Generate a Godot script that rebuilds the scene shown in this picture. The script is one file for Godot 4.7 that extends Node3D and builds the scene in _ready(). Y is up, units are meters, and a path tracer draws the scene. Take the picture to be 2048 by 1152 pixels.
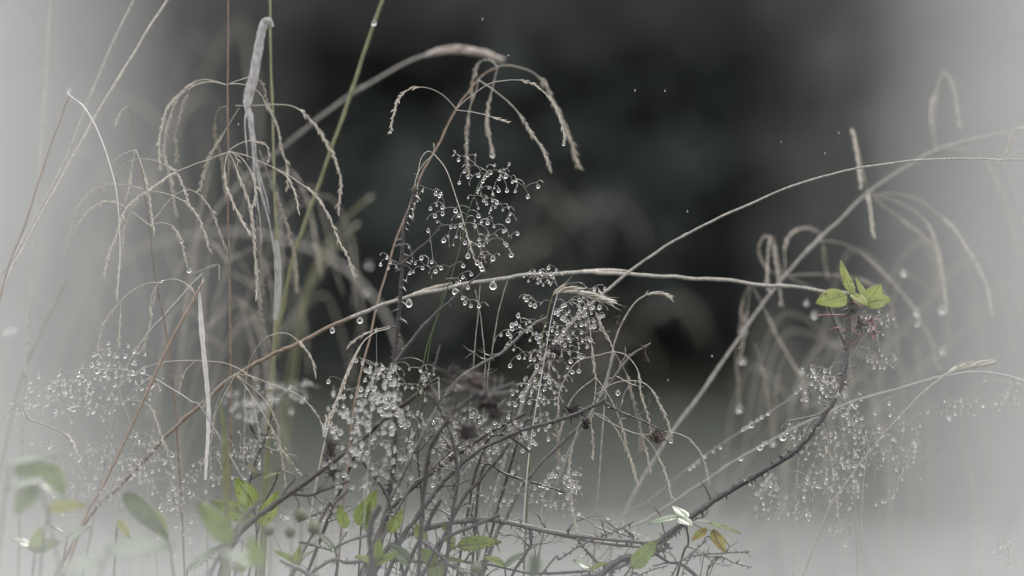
extends Node3D
# A rainy thicket edge: drooping finger grasses, dew-laden bent grass, thorny bramble canes, mist banks, dark wood behind.

const PX := 0.6 / 2048.0      # metres per picture pixel on the plane of focus
const FOCUS := 2.0
const EYE := 0.5              # camera height over the ground

var M := {}
var used := {}
var drops := []               # {at, r, label, group, rank}
var origin := Vector3.ZERO    # base of the thing being built
var rng := RandomNumberGenerator.new()
var wobble := FastNoiseLite.new()
var thorn_mesh: ArrayMesh
var spikelet_mesh: ArrayMesh
var fine_spikelet_mesh: ArrayMesh
var extra_twigs := 0
var drop_mesh: ArrayMesh

# ------------------------------------------------------------------ basics

func at(x: float, y: float, back := 0.0) -> Vector3:
	# a place in the thicket: back = metres behind the plane of focus
	var d := FOCUS + back
	var k := PX * d / FOCUS
	return Vector3((x - 1024.0) * k, EYE - (y - 576.0) * k, -d)

func numbered(called: String) -> String:
	if not used.has(called):
		used[called] = 0
		return called
	used[called] += 1
	return "%s_%03d" % [called, used[called]]

func tag(o: Node, label: String, category: String, group := "", kind := "") -> void:
	o.set_meta("label", label)
	if category: o.set_meta("category", category)
	if group: o.set_meta("group", group)
	if kind: o.set_meta("kind", kind)

func thing(called: String, label: String, category: String, base: Vector3, group := "") -> Node3D:
	var o := Node3D.new()
	o.name = numbered(called)
	add_child(o)
	o.position = base
	origin = base
	tag(o, label, category, group)
	return o

func bag() -> Dictionary:
	return {"v": PackedVector3Array(), "n": PackedVector3Array(), "i": PackedInt32Array(), "c": PackedColorArray()}

func to_mesh(b: Dictionary) -> ArrayMesh:
	var a := []
	a.resize(Mesh.ARRAY_MAX)
	a[Mesh.ARRAY_VERTEX] = b.v
	a[Mesh.ARRAY_NORMAL] = b.n
	a[Mesh.ARRAY_INDEX] = b.i
	if b.c.size() == b.v.size() and b.c.size() > 0:
		a[Mesh.ARRAY_COLOR] = b.c
	var m := ArrayMesh.new()
	m.add_surface_from_arrays(Mesh.PRIMITIVE_TRIANGLES, a)
	return m

func commit(called: String, b: Dictionary, mat: Material, parent: Node, kind := "") -> MeshInstance3D:
	if b.v.size() == 0:
		return null
	var o := MeshInstance3D.new()
	o.mesh = to_mesh(b)
	o.material_override = null
	o.mesh.surface_set_material(0, mat)
	o.name = called
	parent.add_child(o, true)
	if kind: o.set_meta("kind", kind)
	return o

func lin(r: float, g: float, b: float) -> Color:
	return Color(r, g, b).linear_to_srgb()

func noise_texture(a: Color, b: Color, c: Color, freq: float, sd: int, size := 256) -> NoiseTexture2D:
	var n := FastNoiseLite.new()
	n.seed = sd
	n.frequency = freq
	n.fractal_octaves = 4
	var g := Gradient.new()
	g.offsets = PackedFloat32Array([0.25, 0.5, 0.75])
	g.colors = PackedColorArray([a, b, c])
	var t := NoiseTexture2D.new()
	t.width = size
	t.height = size
	t.seamless = true
	t.noise = n
	t.color_ramp = g
	return t

func stuff_mat(called: String, col: Vector3, vary: float, scale: float, rough: float, sd: int, back := 0.0, hue := Vector3(1, 1, 1)) -> StandardMaterial3D:
	# mottled natural matter: base colour (linear) and its darker and paler flecks
	var m := StandardMaterial3D.new()
	m.resource_name = called
	var lo := col * (1.0 - vary)
	var hi := col * (1.0 + vary) * hue
	m.albedo_texture = noise_texture(lin(lo.x, lo.y, lo.z), lin(col.x, col.y, col.z), lin(minf(hi.x, 0.85), minf(hi.y, 0.85), minf(hi.z, 0.85)), 0.03, sd)
	m.uv1_triplanar = true
	m.uv1_scale = Vector3(scale, scale * 0.35, scale)
	m.roughness = rough
	if back > 0.0:
		m.backlight_enabled = true
		m.backlight = lin(col.x * back, col.y * back, col.z * back)
	M[called] = m
	return m

# ------------------------------------------------------------------ curves and tubes

func smooth(raw: PackedVector3Array, per := 6) -> PackedVector3Array:
	var out := PackedVector3Array()
	var n := raw.size()
	for i in n - 1:
		var p0 := raw[maxi(i - 1, 0)]
		var p1 := raw[i]
		var p2 := raw[i + 1]
		var p3 := raw[mini(i + 2, n - 1)]
		for k in per:
			out.append(p1.cubic_interpolate(p2, p0, p3, float(k) / per))
	out.append(raw[n - 1])
	return out

func path(flat: Array, b0: float, b1: float) -> PackedVector3Array:
	# flat list x, y, x, y ... with the depth running from b0 to b1
	var raw := PackedVector3Array()
	var n := flat.size() / 2
	for i in n:
		var t := float(i) / maxf(n - 1, 1)
		raw.append(at(flat[i * 2], flat[i * 2 + 1], lerpf(b0, b1, t)))
	return raw

func to_ground(raw: PackedVector3Array) -> PackedVector3Array:
	# carries the last point on down to the soil, bending upright
	var n := raw.size()
	var p := raw[n - 1]
	var dir := (raw[n - 1] - raw[n - 2]).normalized()
	if dir.y > -0.25:
		dir = Vector3(dir.x * 0.6, -0.5, dir.z * 0.6).normalized()
	var drop := p.y + 0.01
	for k in 4:
		dir = dir.lerp(Vector3.DOWN, 0.35).normalized()
		p += dir * (drop / 4.0 / absf(dir.y))
		raw.append(p)
	return raw

func lengths(p: PackedVector3Array) -> PackedFloat32Array:
	var l := PackedFloat32Array([0.0])
	for i in range(1, p.size()):
		l.append(l[i - 1] + p[i].distance_to(p[i - 1]))
	return l

func sweep(b: Dictionary, p: PackedVector3Array, r: PackedFloat32Array, sides := 6, flat := 1.0, wide := Vector3.ZERO, fold := 0.0, twist := 0.0) -> void:
	var n := p.size()
	if n < 2: return
	var nrm := Vector3.ZERO
	var first: int = b.v.size()
	var base := origin
	for i in n:
		var t := (p[mini(i + 1, n - 1)] - p[maxi(i - 1, 0)]).normalized()
		if t.length() < 0.5: t = Vector3.UP
		if nrm == Vector3.ZERO:
			nrm = wide if wide != Vector3.ZERO else (Vector3.RIGHT if absf(t.x) < 0.8 else Vector3.UP)
		nrm = nrm - t * nrm.dot(t)
		nrm = nrm.normalized() if nrm.length() > 0.001 else t.cross(Vector3(0.3, 0.4, 0.8)).normalized()
		var nx := nrm.rotated(t, twist * wobble.get_noise_2d(i * 4.0, p[0].x * 900.0)) if twist > 0.0 else nrm
		var bn := t.cross(nx)
		for k in sides:
			var a := TAU * k / sides
			b.v.append(p[i] - base + (nx * cos(a) + bn * (sin(a) * flat + fold * absf(cos(a)))) * r[i])
			b.n.append((nx * (cos(a) * flat - fold * signf(cos(a)) * sin(a)) + bn * sin(a)).normalized())
	for i in n - 1:
		for k in sides:
			var a0 := first + i * sides + k
			var a1 := first + i * sides + (k + 1) % sides
			b.i.append_array([a0, a1 + sides, a1, a0, a0 + sides, a1 + sides])
	for k in range(1, sides - 1):   # end caps
		b.i.append_array([first, first + k, first + k + 1])
		var e := first + (n - 1) * sides
		b.i.append_array([e, e + k + 1, e + k])

func taper(n: int, r0: float, r1: float, w := 0.0, sd := 0) -> PackedFloat32Array:
	var r := PackedFloat32Array()
	for i in n:
		r.append(lerpf(r0, r1, float(i) / maxf(n - 1, 1)) * (1.0 + w * wobble.get_noise_2d(i * 9.0, sd * 37.0)))
	return r

func jointed(r: PackedFloat32Array, every: int) -> PackedFloat32Array:
	for i in r.size():
		if i % every == every / 2: r[i] *= 1.3
		elif i % every == every / 2 + 1: r[i] *= 0.9
	return r

func px_r(w: float, back := 0.0) -> float:
	return w * 0.5 * PX * (FOCUS + back) / FOCUS

# ------------------------------------------------------------------ grass parts

func culm(parent: Node, raw: PackedVector3Array, w_top: float, w_low: float, mat: Material, called := "stem", nodes := true) -> void:
	# raw runs from the tip down
	var p := smooth(raw, 8)
	var back := -raw[0].z - FOCUS
	for i in range(1, p.size() - 1):
		p[i] += Vector3(wobble.get_noise_2d(i * 5.0, raw[0].x * 700.0), wobble.get_noise_2d(i * 5.0, raw[0].x * 700.0 + 60.0), 0) * PX * 2.2
	var r := taper(p.size(), px_r(w_top, back), px_r(w_low, back), 0.2, p.size())
	if nodes:
		var l := lengths(p)
		var joint := 0.11 + fmod(absf(raw[0].x) * 7.0, 0.05)
		for i in p.size():
			var d := absf(fmod(l[i], joint) - joint * 0.5)
			if d < 0.0022: r[i] *= 1.35
	var b := bag()
	sweep(b, p, r, 7)
	commit(called, b, mat, parent)

func spike(parent: Node, raw: PackedVector3Array, w: float, bare: float, mat: Material, sd: int, called := "spike") -> void:
	# one finger of a finger grass: bare thread at first, then overlapping spikelets left and right
	var back := -raw[0].z - FOCUS
	var p := smooth(raw, 5)
	var l := lengths(p)
	var total := l[p.size() - 1]
	var step := 0.00045 if w < 6.0 else 0.0007
	var count := clampi(int(total / step), 14, 420)
	var q := PackedVector3Array()
	var r := PackedFloat32Array()
	var j := 0
	var period := 0.0021 + minf(w, 6.0) * 0.00008
	var rw := px_r(w * 1.12, back)
	var r_bare := minf(px_r(1.7, back), rw * 0.6)
	for i in count + 1:
		var s := total * i / count
		while j < p.size() - 2 and l[j + 1] < s: j += 1
		var c := p[j].lerp(p[j + 1], clampf((s - l[j]) / maxf(l[j + 1] - l[j], 1e-6), 0, 1))
		var t := s / total
		var inside := smoothstep(bare - 0.05, bare + 0.12, t) if bare > 0.0 else 1.0
		var ph := s / period + wobble.get_noise_2d(s * 900.0, sd * 13.0) * 0.35
		var bead := absf(sin(ph * PI))
		var side := sin(ph * PI)
		var dir := (p[mini(j + 1, p.size() - 1)] - p[j]).normalized()
		var out := dir.cross(Vector3(sin(sd * 1.7) * 0.4, 0.15, 1.0)).normalized()
		c += out * side * rw * (0.26 if w < 5.0 else 0.16) * inside * (0.6 + 0.8 * absf(wobble.get_noise_2d(s * 500.0, sd * 2.0)))
		c += Vector3(wobble.get_noise_2d(s * 1500.0, sd * 5.0), wobble.get_noise_2d(s * 1500.0, sd * 5.0 + 99.0), 0) * (rw * 0.5 + PX * 0.6)
		c += Vector3(wobble.get_noise_2d(s * 260.0, sd * 8.0), wobble.get_noise_2d(s * 260.0, sd * 8.0 + 44.0), 0) * PX * 5.0 * minf(t * 4.0, 1.0)
		var rr := rw * (0.38 + 0.22 * bead * bead) * (1.0 + 0.3 * wobble.get_noise_2d(s * 3000.0, sd * 3.0))
		rr = lerpf(r_bare, rr, inside) * (1.0 - 0.6 * smoothstep(0.94, 1.0, t))
		q.append(c)
		r.append(rr)
	var b := bag()
	sweep(b, q, r, 6, 0.8)
	var rachis := commit(called, b, mat, parent)
	if back > 0.3: return
	var kb := bag()
	var gap := maxi(int(period * 0.62 / (total / count)), 2)
	var side_sign := 1.0
	rng.seed = sd * 31 + count
	for i in range(int(count * bare) + 2, count - 2, gap):
		if rng.randf() < 0.12: continue
		var dir := (q[i + 1] - q[i]).normalized()
		side_sign = -side_sign
		var out := dir.cross(Vector3(sin(sd * 1.7) * 0.4, 0.15, 1.0)).normalized().rotated(dir, rng.randf_range(-0.7, 0.7)) * side_sign
		add_spikelet(kb, q[i] + out * rw * 0.35, (dir + out * rng.randf_range(0.14, 0.34)).normalized(), (0.0022 + rw * 1.3) * rng.randf_range(0.75, 1.3), rng.randf() * TAU, fine_spikelet_mesh)
	commit("spikelets", kb, mat, rachis, "stuff")

func finger_grass(label: String, stem: Array, back_top: float, back_low: float, w_top: float, w_low: float, stem_mat: Material, spike_mat: Material, fingers: Array, group := "", called := "finger_grass") -> Node3D:
	# stem listed from the tip down; fingers: [back at node, back at tip, width, bare share, points]
	var raw := to_ground(path(stem, back_top, back_low))
	var t := thing(called, label, "grass", Vector3(raw[raw.size() - 1].x, 0, raw[raw.size() - 1].z), group)
	culm(t, raw, w_top, w_low, stem_mat)
	var k := 0
	for f in fingers:
		k += 1
		spike(t, path(f[4], f[0], f[1]), f[2], f[3], spike_mat, k * 7 + int(stem[0]))
	return t

func blade(parent: Node, raw: PackedVector3Array, widths: Array, mat: Material, wide: Vector3, called := "blade", flat := 0.22) -> void:
	var p := smooth(raw, 8)
	var back := -raw[0].z - FOCUS
	var r := PackedFloat32Array()
	for i in p.size():
		var t := float(i) / (p.size() - 1) * (widths.size() - 1)
		var k := mini(int(t), widths.size() - 2)
		r.append(px_r(lerpf(widths[k], widths[k + 1], t - k), back) * (1.0 + 0.22 * wobble.get_noise_2d(i * 14.0, raw[0].x * 500.0)))
	var b := bag()
	sweep(b, p, r, 12, flat, wide, 0.3, 0.7)
	commit(called, b, mat, parent)

func make_spikelet(rings := 8, sides := 6) -> ArrayMesh:
	# a husk, 1 unit long, pointed at both ends, with a notch between the glumes
	origin = Vector3.ZERO
	var b := bag()
	var p := PackedVector3Array()
	var r := PackedFloat32Array()
	for i in rings + 1:
		var t := float(i) / rings
		p.append(Vector3(0.03 * sin(t * 5.0), t, 0.02 * cos(t * 4.0)))
		r.append(0.004 + 0.125 * pow(sin(PI * pow(t, 0.7)), 0.9))
	sweep(b, p, r, sides, 0.6)
	return to_mesh(b)

func add_spikelet(b: Dictionary, foot: Vector3, dir: Vector3, size: float, spin: float, from: ArrayMesh = null) -> void:
	var a := (from if from else spikelet_mesh).surface_get_arrays(0)
	var y := dir.normalized()
	var x := y.cross(Vector3(0.13, 0.3, 0.94)).normalized().rotated(y, spin)
	var basis := Basis(x, y, x.cross(y))
	var first: int = b.v.size()
	for v in a[Mesh.ARRAY_VERTEX]: b.v.append(foot - origin + basis * (v * size))
	for v in a[Mesh.ARRAY_NORMAL]: b.n.append(basis * v)
	for i in a[Mesh.ARRAY_INDEX]: b.i.append(first + i)

func make_thorn() -> ArrayMesh:
	origin = Vector3.ZERO
	var b := bag()
	var p := PackedVector3Array()
	var r := PackedFloat32Array()
	for i in 6:
		var t := i / 5.0
		p.append(Vector3(t, -0.38 * t * t, 0))
		r.append(0.24 * pow(1.0 - t, 1.4) + 0.012)
	sweep(b, p, r, 6, 1.5)
	return to_mesh(b)

func make_drop() -> ArrayMesh:
	# pendent drop of radius 1: round below, drawn up a little at the top
	var b := bag()
	var rings := 14
	var seg := 18
	for i in rings + 1:
		var th := PI * i / rings
		var y := cos(th)
		var rad := sin(th)
		var up := maxf(y, 0.0)
		var rr := rad * (1.0 - 0.16 * up * up)
		var yy := y * (1.0 + 0.2 * up)
		var e := 0.001
		var th2 := th + e
		var y2 := cos(th2)
		var up2 := maxf(y2, 0.0)
		var dr := sin(th2) * (1.0 - 0.16 * up2 * up2) - rr
		var dy := y2 * (1.0 + 0.2 * up2) - yy
		for k in seg:
			var a := TAU * k / seg
			b.v.append(Vector3(cos(a) * rr, yy, sin(a) * rr))
			b.n.append(Vector3(cos(a) * -dy, dr, sin(a) * -dy).normalized() if rad > 0.001 else Vector3(0, signf(y), 0))
	for i in rings:
		for k in seg:
			var a0 := i * seg + k
			var a1 := i * seg + (k + 1) % seg
			b.i.append_array([a0, a1 + seg, a1, a0, a0 + seg, a1 + seg])
	return to_mesh(b)

func ordinal(i: int) -> String:
	return ["first", "second", "third", "fourth", "fifth", "sixth", "seventh", "eighth", "ninth", "tenth", "eleventh", "twelfth", "thirteenth", "fourteenth", "fifteenth", "sixteenth"][mini(i, 15)]

func dew(p: Vector3, r_px: float, label: String, group: String, rank := 1.0) -> void:
	drops.append({"at": p, "r": r_px * PX, "label": label, "group": group, "rank": rank * r_px})

# ------------------------------------------------------------------ dew-laden panicles

func scatter(sd: int, n: int, cx: float, cy: float, rx: float, ry: float, r0: float, r1: float, gap := 9.0) -> Array:
	rng.seed = sd
	var out := []
	var tries := 0
	while out.size() < n and tries < n * 40:
		tries += 1
		var a := rng.randf() * TAU
		var q := sqrt(rng.randf()) * (0.75 + 0.25 * sin(a * 3.0 + sd))
		var p := Vector2(cx + cos(a) * q * rx, cy + sin(a) * q * ry)
		if out.size() > 3 and rng.randf() < 0.45:   # drops gather in little knots
			var o: Array = out[rng.randi() % out.size()]
			p = Vector2(o[0] + rng.randfn() * 11.0, o[1] + rng.randfn() * 9.0)
		var ok := true
		for o in out:
			if Vector2(o[0], o[1]).distance_to(p) < gap * (0.35 + 0.55 * rng.randf()):
				ok = false
				break
		if ok: out.append([p.x, p.y, lerpf(r0 * 0.85, r1 * 1.06, pow(rng.randf(), 1.5))])
	return out

func panicle(label: String, stem: Array, back_low: float, back_top: float, w: float, from: float, beads: Array, deep: float, mat: Material, drop_label: String, sd: int, rank := 1.0, bare_tips := 0.35, rooted := true, hair := 0.95) -> Node3D:
	# stem is listed from the foot up; beads: [x, y, radius in px]
	var raw := path(stem, back_low, back_top)
	var low := raw.duplicate()
	low.reverse()
	if rooted: low = to_ground(low)
	var foot := low[low.size() - 1]
	var t := thing("bent_grass", label, "grass", Vector3(foot.x, 0.0 if rooted else foot.y, foot.z))
	var sp := smooth(low, 8)
	var sb := bag()
	sweep(sb, sp, taper(sp.size(), px_r(maxf(w * 0.45, 1.1), back_top), px_r(w, back_low), 0.1, sd), 6)
	commit("stem", sb, mat, t)
	rng.seed = sd * 101 + 7
	var ax := smooth(raw, 8)
	var nodes := []            # [position, distance to the stem]
	for i in range(int(ax.size() * from), ax.size()): nodes.append([ax[i], 0.0])
	var tips := []
	var mean := Vector2.ZERO
	for d in beads: mean += Vector2(d[0], d[1]) / beads.size()
	for d in beads:
		var where := "upper" if d[1] < mean.y - 22 else ("lower" if d[1] > mean.y + 22 else "middle")
		where += " left" if d[0] < mean.x - 24 else (" right" if d[0] > mean.x + 24 else " centre")
		var bulk := "larger" if d[2] > 4.3 else ("medium" if d[2] > 3.5 else "smaller")
		var back := lerpf(back_low, back_top, 0.7) + (rng.randf() - 0.5) * 2.0 * deep
		var c := at(d[0], d[1], back)
		tips.append({"c": c, "r": d[2] * 0.93 * PX, "px": d[2] * 0.93, "wet": true, "say": "%s drop at the %s of %s" % [bulk, where, drop_label]})
		if rng.randf() < bare_tips:
			var a := rng.randf() * TAU
			tips.append({"c": at(d[0] + cos(a) * 16.0, d[1] + sin(a) * 13.0, back), "r": 0.0, "px": 0.0, "wet": false})
	for tip in tips:
		var best := 9.0
		for nd in nodes: best = minf(best, tip.c.distance_to(nd[0]))
		tip["near"] = best
	tips.sort_custom(func(a, b): return a.near < b.near)
	var hb := bag()
	var kb := bag()
	for tip in tips:
		var top: Vector3 = tip.c + Vector3(0, tip.r * 1.05, 0)
		var best_cost := 99.0
		var best: Array = nodes[0]
		for nd in nodes:
			var v: Vector3 = top - nd[0]
			var cost: float = v.length() + nd[1] * 0.3 + maxf(0.0, v.y) * 0.35
			if v.length() < 0.0016: cost += 0.01
			if cost < best_cost:
				best_cost = cost
				best = nd
		var a: Vector3 = best[0]
		var dist: float = a.distance_to(top)
		var lift := dist * (0.16 + 0.14 * rng.randf())
		var c1: Vector3 = a + (top - a) * 0.35 + Vector3((rng.randf() - 0.5) * 0.1 * dist, lift, (rng.randf() - 0.5) * 0.2 * dist)
		var c2: Vector3 = top + (a - top) * 0.08 + Vector3(0, dist * 0.3, 0)
		var seg := PackedVector3Array()
		var steps := clampi(int(dist / 0.002), 3, 10)
		for k in steps + 1:
			var u := float(k) / steps
			var c := a.bezier_interpolate(c1, c2, top, u)
			seg.append(c)
			if k > 0: nodes.append([c, best[1] + dist * u])
		sweep(hb, seg, taper(seg.size(), px_r(hair * 1.1, back_top), px_r(hair * 0.85, back_top)), 4)
		var dir: Vector3 = (seg[steps] - seg[steps - 1]).normalized()
		if tip.wet:
			dew(tip.c, tip.px, tip.say, "dewdrops on the grasses", rank * (1.0 + 0.001 * rng.randf()))
			if rng.randf() < 0.05 + 0.6 * bare_tips:
				add_spikelet(kb, top - dir * 0.001, (dir + Vector3(rng.randf() - 0.5, rng.randf() * 0.5 - 0.35, (rng.randf() - 0.5) * 0.6)).normalized(), px_r(2.0) * rng.randf_range(6.5, 11.0), rng.randf() * TAU)
		else:
			add_spikelet(kb, top - dir * 0.0006, (dir + Vector3((rng.randf() - 0.5) * 0.7, -0.15, (rng.randf() - 0.5) * 0.6)).normalized(), px_r(2.0) * rng.randf_range(6.0, 10.5), rng.randf() * TAU)
	commit("branchlets", hb, M.hair, t, "stuff")
	commit("spikelets", kb, M.husk, t, "stuff")
	return t

# ------------------------------------------------------------------ brambles

func lump(b: Dictionary, c: Vector3, size: Vector3, sd: int, rough: float, freq := 2.2) -> void:
	# a gnarled dry head: a ball heaved by coarse and fine noise
	var rings := 14
	var seg := 20
	var first: int = b.v.size()
	var pts := []
	for i in rings + 1:
		for k in seg + 1:
			var th := PI * i / rings
			var a := TAU * (k % seg) / seg
			var d := Vector3(sin(th) * cos(a), cos(th), sin(th) * sin(a))
			var h := 1.0 + rough * wobble.get_noise_3dv(d * 60.0 * freq + Vector3(sd * 31.0, 0, 0)) * 1.6 + rough * 0.7 * wobble.get_noise_3dv(d * 160.0 * freq + Vector3(0, sd * 17.0, 0))
			pts.append(d * h * size)
	for i in rings + 1:
		for k in seg + 1:
			var p: Vector3 = pts[i * (seg + 1) + k]
			var du: Vector3 = pts[i * (seg + 1) + (k + 1 if k < seg else 1)] - pts[i * (seg + 1) + (k - 1 if k > 0 else seg - 1)]
			var dv: Vector3 = pts[mini(i + 1, rings) * (seg + 1) + k] - pts[maxi(i - 1, 0) * (seg + 1) + k]
			var nn := du.cross(dv)
			nn = nn.normalized() if nn.length() > 1e-12 else p.normalized()
			if nn.dot(p) < 0: nn = -nn
			b.v.append(c + p - origin)
			b.n.append(nn)
	for i in rings:
		for k in seg:
			var a0 := first + i * (seg + 1) + k
			b.i.append_array([a0, a0 + seg + 2, a0 + 1, a0, a0 + seg + 1, a0 + seg + 2])

func berry(b: Dictionary, c: Vector3, r: float, sd: int) -> void:
	# a hard unripe blackberry: one skin heaved into drupelets
	var rings := 16
	var seg := 24
	var first: int = b.v.size()
	for i in rings + 1:
		for k in seg + 1:
			var th := PI * i / rings
			var a := TAU * (k % seg) / seg + (0.13 if (int(th * 2.5) % 2) else 0.0)
			var d := Vector3(sin(th) * cos(a), cos(th), sin(th) * sin(a))
			var h := 0.8 + 0.28 * absf(sin(th * 4.5)) * absf(sin(a * 4.0 + sd))
			b.v.append(c + d * h * r - origin)
			b.n.append((d + 0.4 * Vector3(sin(a * 8.0), cos(th * 9.0), cos(a * 8.0))).normalized())
	for i in rings:
		for k in seg:
			var a0 := first + i * (seg + 1) + k
			b.i.append_array([a0, a0 + seg + 2, a0 + 1, a0, a0 + seg + 1, a0 + seg + 2])

func cane(parent: Node, raw: PackedVector3Array, w0: float, w1: float, thorn_every: float, thorn_px: float, mat: Material, sd: int, called := "cane") -> void:
	var back := -raw[0].z - FOCUS
	var p := smooth(raw, 10)
	for i in p.size():
		p[i] += Vector3(wobble.get_noise_2d(i * 6.0, sd * 11.0), wobble.get_noise_2d(i * 6.0, sd * 11.0 + 50.0), 0) * px_r(w0) * 0.35
	var r := taper(p.size(), px_r(w0, back), px_r(w1, back), 0.35, sd)
	var b := bag()
	sweep(b, p, r, 9)
	var wood_part := commit(called, b, mat, parent)
	fine_twigs(wood_part, p, r, sd)
	if thorn_every <= 0.0: return
	rng.seed = sd * 77 + 5
	var l := lengths(p)
	var next := thorn_every * PX * 0.5
	for i in range(1, p.size() - 1):
		if l[i] < next: continue
		next = l[i] + thorn_every * PX * rng.randf_range(0.55, 1.4)
		if p[i].y < EYE - 0.24: continue
		var t := (p[i + 1] - p[i - 1]).normalized()
		if t.y < 0: t = -t
		var side := t.cross(Vector3(0, 0, 1)).normalized().rotated(t, (PI if rng.randf() < 0.5 else 0.0) + rng.randf_range(-0.9, 0.9))
		var size := thorn_px * 1.25 * PX * rng.randf_range(0.65, 1.2)
		var o := MeshInstance3D.new()
		o.mesh = thorn_mesh
		o.name = "thorn"
		wood_part.add_child(o, true)
		o.transform = Transform3D(Basis(side * size, t * size, side.cross(t) * size), p[i] - origin + side * r[i] * 0.75)

func fine_twigs(parent: Node, p: PackedVector3Array, r: PackedFloat32Array, sd: int) -> void:
	# thin dead side twigs, each forked once
	rng.seed = sd * 131 + 9
	for k in extra_twigs:
		var i := rng.randi_range(p.size() / 12, p.size() * 2 / 3)
		if p[i].y < EYE - 0.22: continue
		var a := p[i]
		var d := Vector3(rng.randfn(), rng.randfn() * 0.7 + 0.35, rng.randfn() * 0.6).normalized()
		var reach := rng.randf_range(30, 95) * PX
		var pts := PackedVector3Array([a])
		for j in 5:
			d = (d + Vector3(rng.randfn(), rng.randfn(), rng.randfn()) * 0.28).normalized()
			pts.append(pts[j] + d * reach / 5.0)
		var b := bag()
		var q := smooth(pts, 4)
		sweep(b, q, taper(q.size(), px_r(rng.randf_range(2.6, 4.4)), px_r(1.0), 0.4, sd + k), 5)
		var fork := pts[3]
		var e := (d + Vector3(rng.randfn(), rng.randfn(), rng.randfn()) * 0.7).normalized()
		sweep(b, PackedVector3Array([fork, fork + e * reach * 0.18, fork + (e + Vector3(0, -0.2, 0)) * reach * 0.36]), PackedFloat32Array([px_r(2.0), px_r(1.5), px_r(0.8)]), 5)
		commit("side_twig", b, M.cane_brown if k % 3 else M.cane_grey, parent)

func leaflet(parent: Node, foot: Vector3, tip: Vector3, width: float, face: Vector3, bend: float, pleat: float, col: Color, vein: Color, mat: Material, sd: int, blotch := Color(0, 0, 0, 0), called := "leaflet") -> void:
	# saw-edged bramble leaflet with a sunk midrib and raised pleats between the side veins
	var axis := tip - foot
	var len := axis.length()
	var y := axis / len
	var z := (face - y * face.dot(y)).normalized()
	var x := y.cross(z)
	var nu := 44
	var nv := 7
	var b := bag()
	var pts := []
	for i in nu + 1:
		var u := float(i) / nu
		var outline := pow(sin(PI * pow(u, 0.72)), 0.75) * (1.0 - 0.18 * u)
		if i == 0: outline = 0.02
		for k in range(-nv, nv + 1):
			var v := float(k) / nv
			var side_vein := absf(fmod(u * 9.0 - absf(v) * 2.3 + 20.0, 1.0) - 0.5) * 2.0
			var saw := 1.0
			if absf(v) > 0.8: saw = 1.0 - 0.13 * fmod(u * 15.0 + sd * 0.3, 1.0) * (absf(v) - 0.8) * 5.0
			var w := width * 0.5 * outline * saw * (1.0 + 0.06 * wobble.get_noise_2d(u * 60.0, sd * 9.0 + signf(v) * 40.0))
			var h := pleat * len * (0.045 * side_vein * smoothstep(0.0, 0.35, absf(v)) + 0.05 * absf(v))
			h += len * 0.04 * wobble.get_noise_2d(u * 45.0 + sd * 20.0, v * 35.0)
			h -= absf(v) * absf(v) * width * 0.1
			var c := foot + y * (u * len) + x * (v * w) + z * (h - bend * len * u * u)
			pts.append(c)
			var is_vein := maxf(smoothstep(0.72, 1.0, 1.0 - side_vein) * 0.85, smoothstep(0.16, 0.02, absf(v)))
			var cc := col.lerp(vein, is_vein)
			var n1 := wobble.get_noise_3d(u * 70.0, v * 50.0, sd * 23.0)
			cc = cc * (1.0 + 0.28 * n1)
			var spot := wobble.get_noise_3d(u * 110.0, v * 80.0, sd * 41.0 + 300.0)
			cc = cc.lerp(Color(0.13, 0.085, 0.05), smoothstep(0.32, 0.5, spot) * 0.85)
			cc = cc.lerp(Color(0.2, 0.13, 0.07), smoothstep(0.88, 1.0, absf(v)) * smoothstep(0.0, 0.4, wobble.get_noise_2d(u * 60.0, sd * 51.0)) * 0.8)
			if blotch.a > 0.0: cc = cc.lerp(blotch, smoothstep(0.05, 0.3, wobble.get_noise_3d(u * 40.0, v * 30.0, sd * 7.0 + 90.0)) * blotch.a)
			cc.a = 1.0
			b.c.append(cc)
	var cols := 2 * nv + 1
	for i in nu + 1:
		for k in cols:
			var du: Vector3 = pts[mini(i + 1, nu) * cols + k] - pts[maxi(i - 1, 0) * cols + k]
			var dv: Vector3 = pts[i * cols + mini(k + 1, cols - 1)] - pts[i * cols + maxi(k - 1, 0)]
			var nn := dv.cross(du)
			nn = nn.normalized() if nn.length() > 1e-12 else z
			if nn.dot(z) < 0: nn = -nn
			b.v.append(pts[i * cols + k] - origin)
			b.n.append(nn)
	for i in nu:
		for k in cols - 1:
			var a0 := i * cols + k
			b.i.append_array([a0, a0 + cols + 1, a0 + 1, a0, a0 + cols, a0 + cols + 1])
	commit(called, b, mat, parent)

func stalk(parent: Node, flat: Array, b0: float, b1: float, w0: float, w1: float, mat: Material, called := "twig") -> void:
	var p := smooth(path(flat, b0, b1), 8)
	var b := bag()
	sweep(b, p, taper(p.size(), px_r(w0, b0), px_r(w1, b1), 0.3, int(flat[0])), 7)
	commit(called, b, mat, parent)

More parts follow.
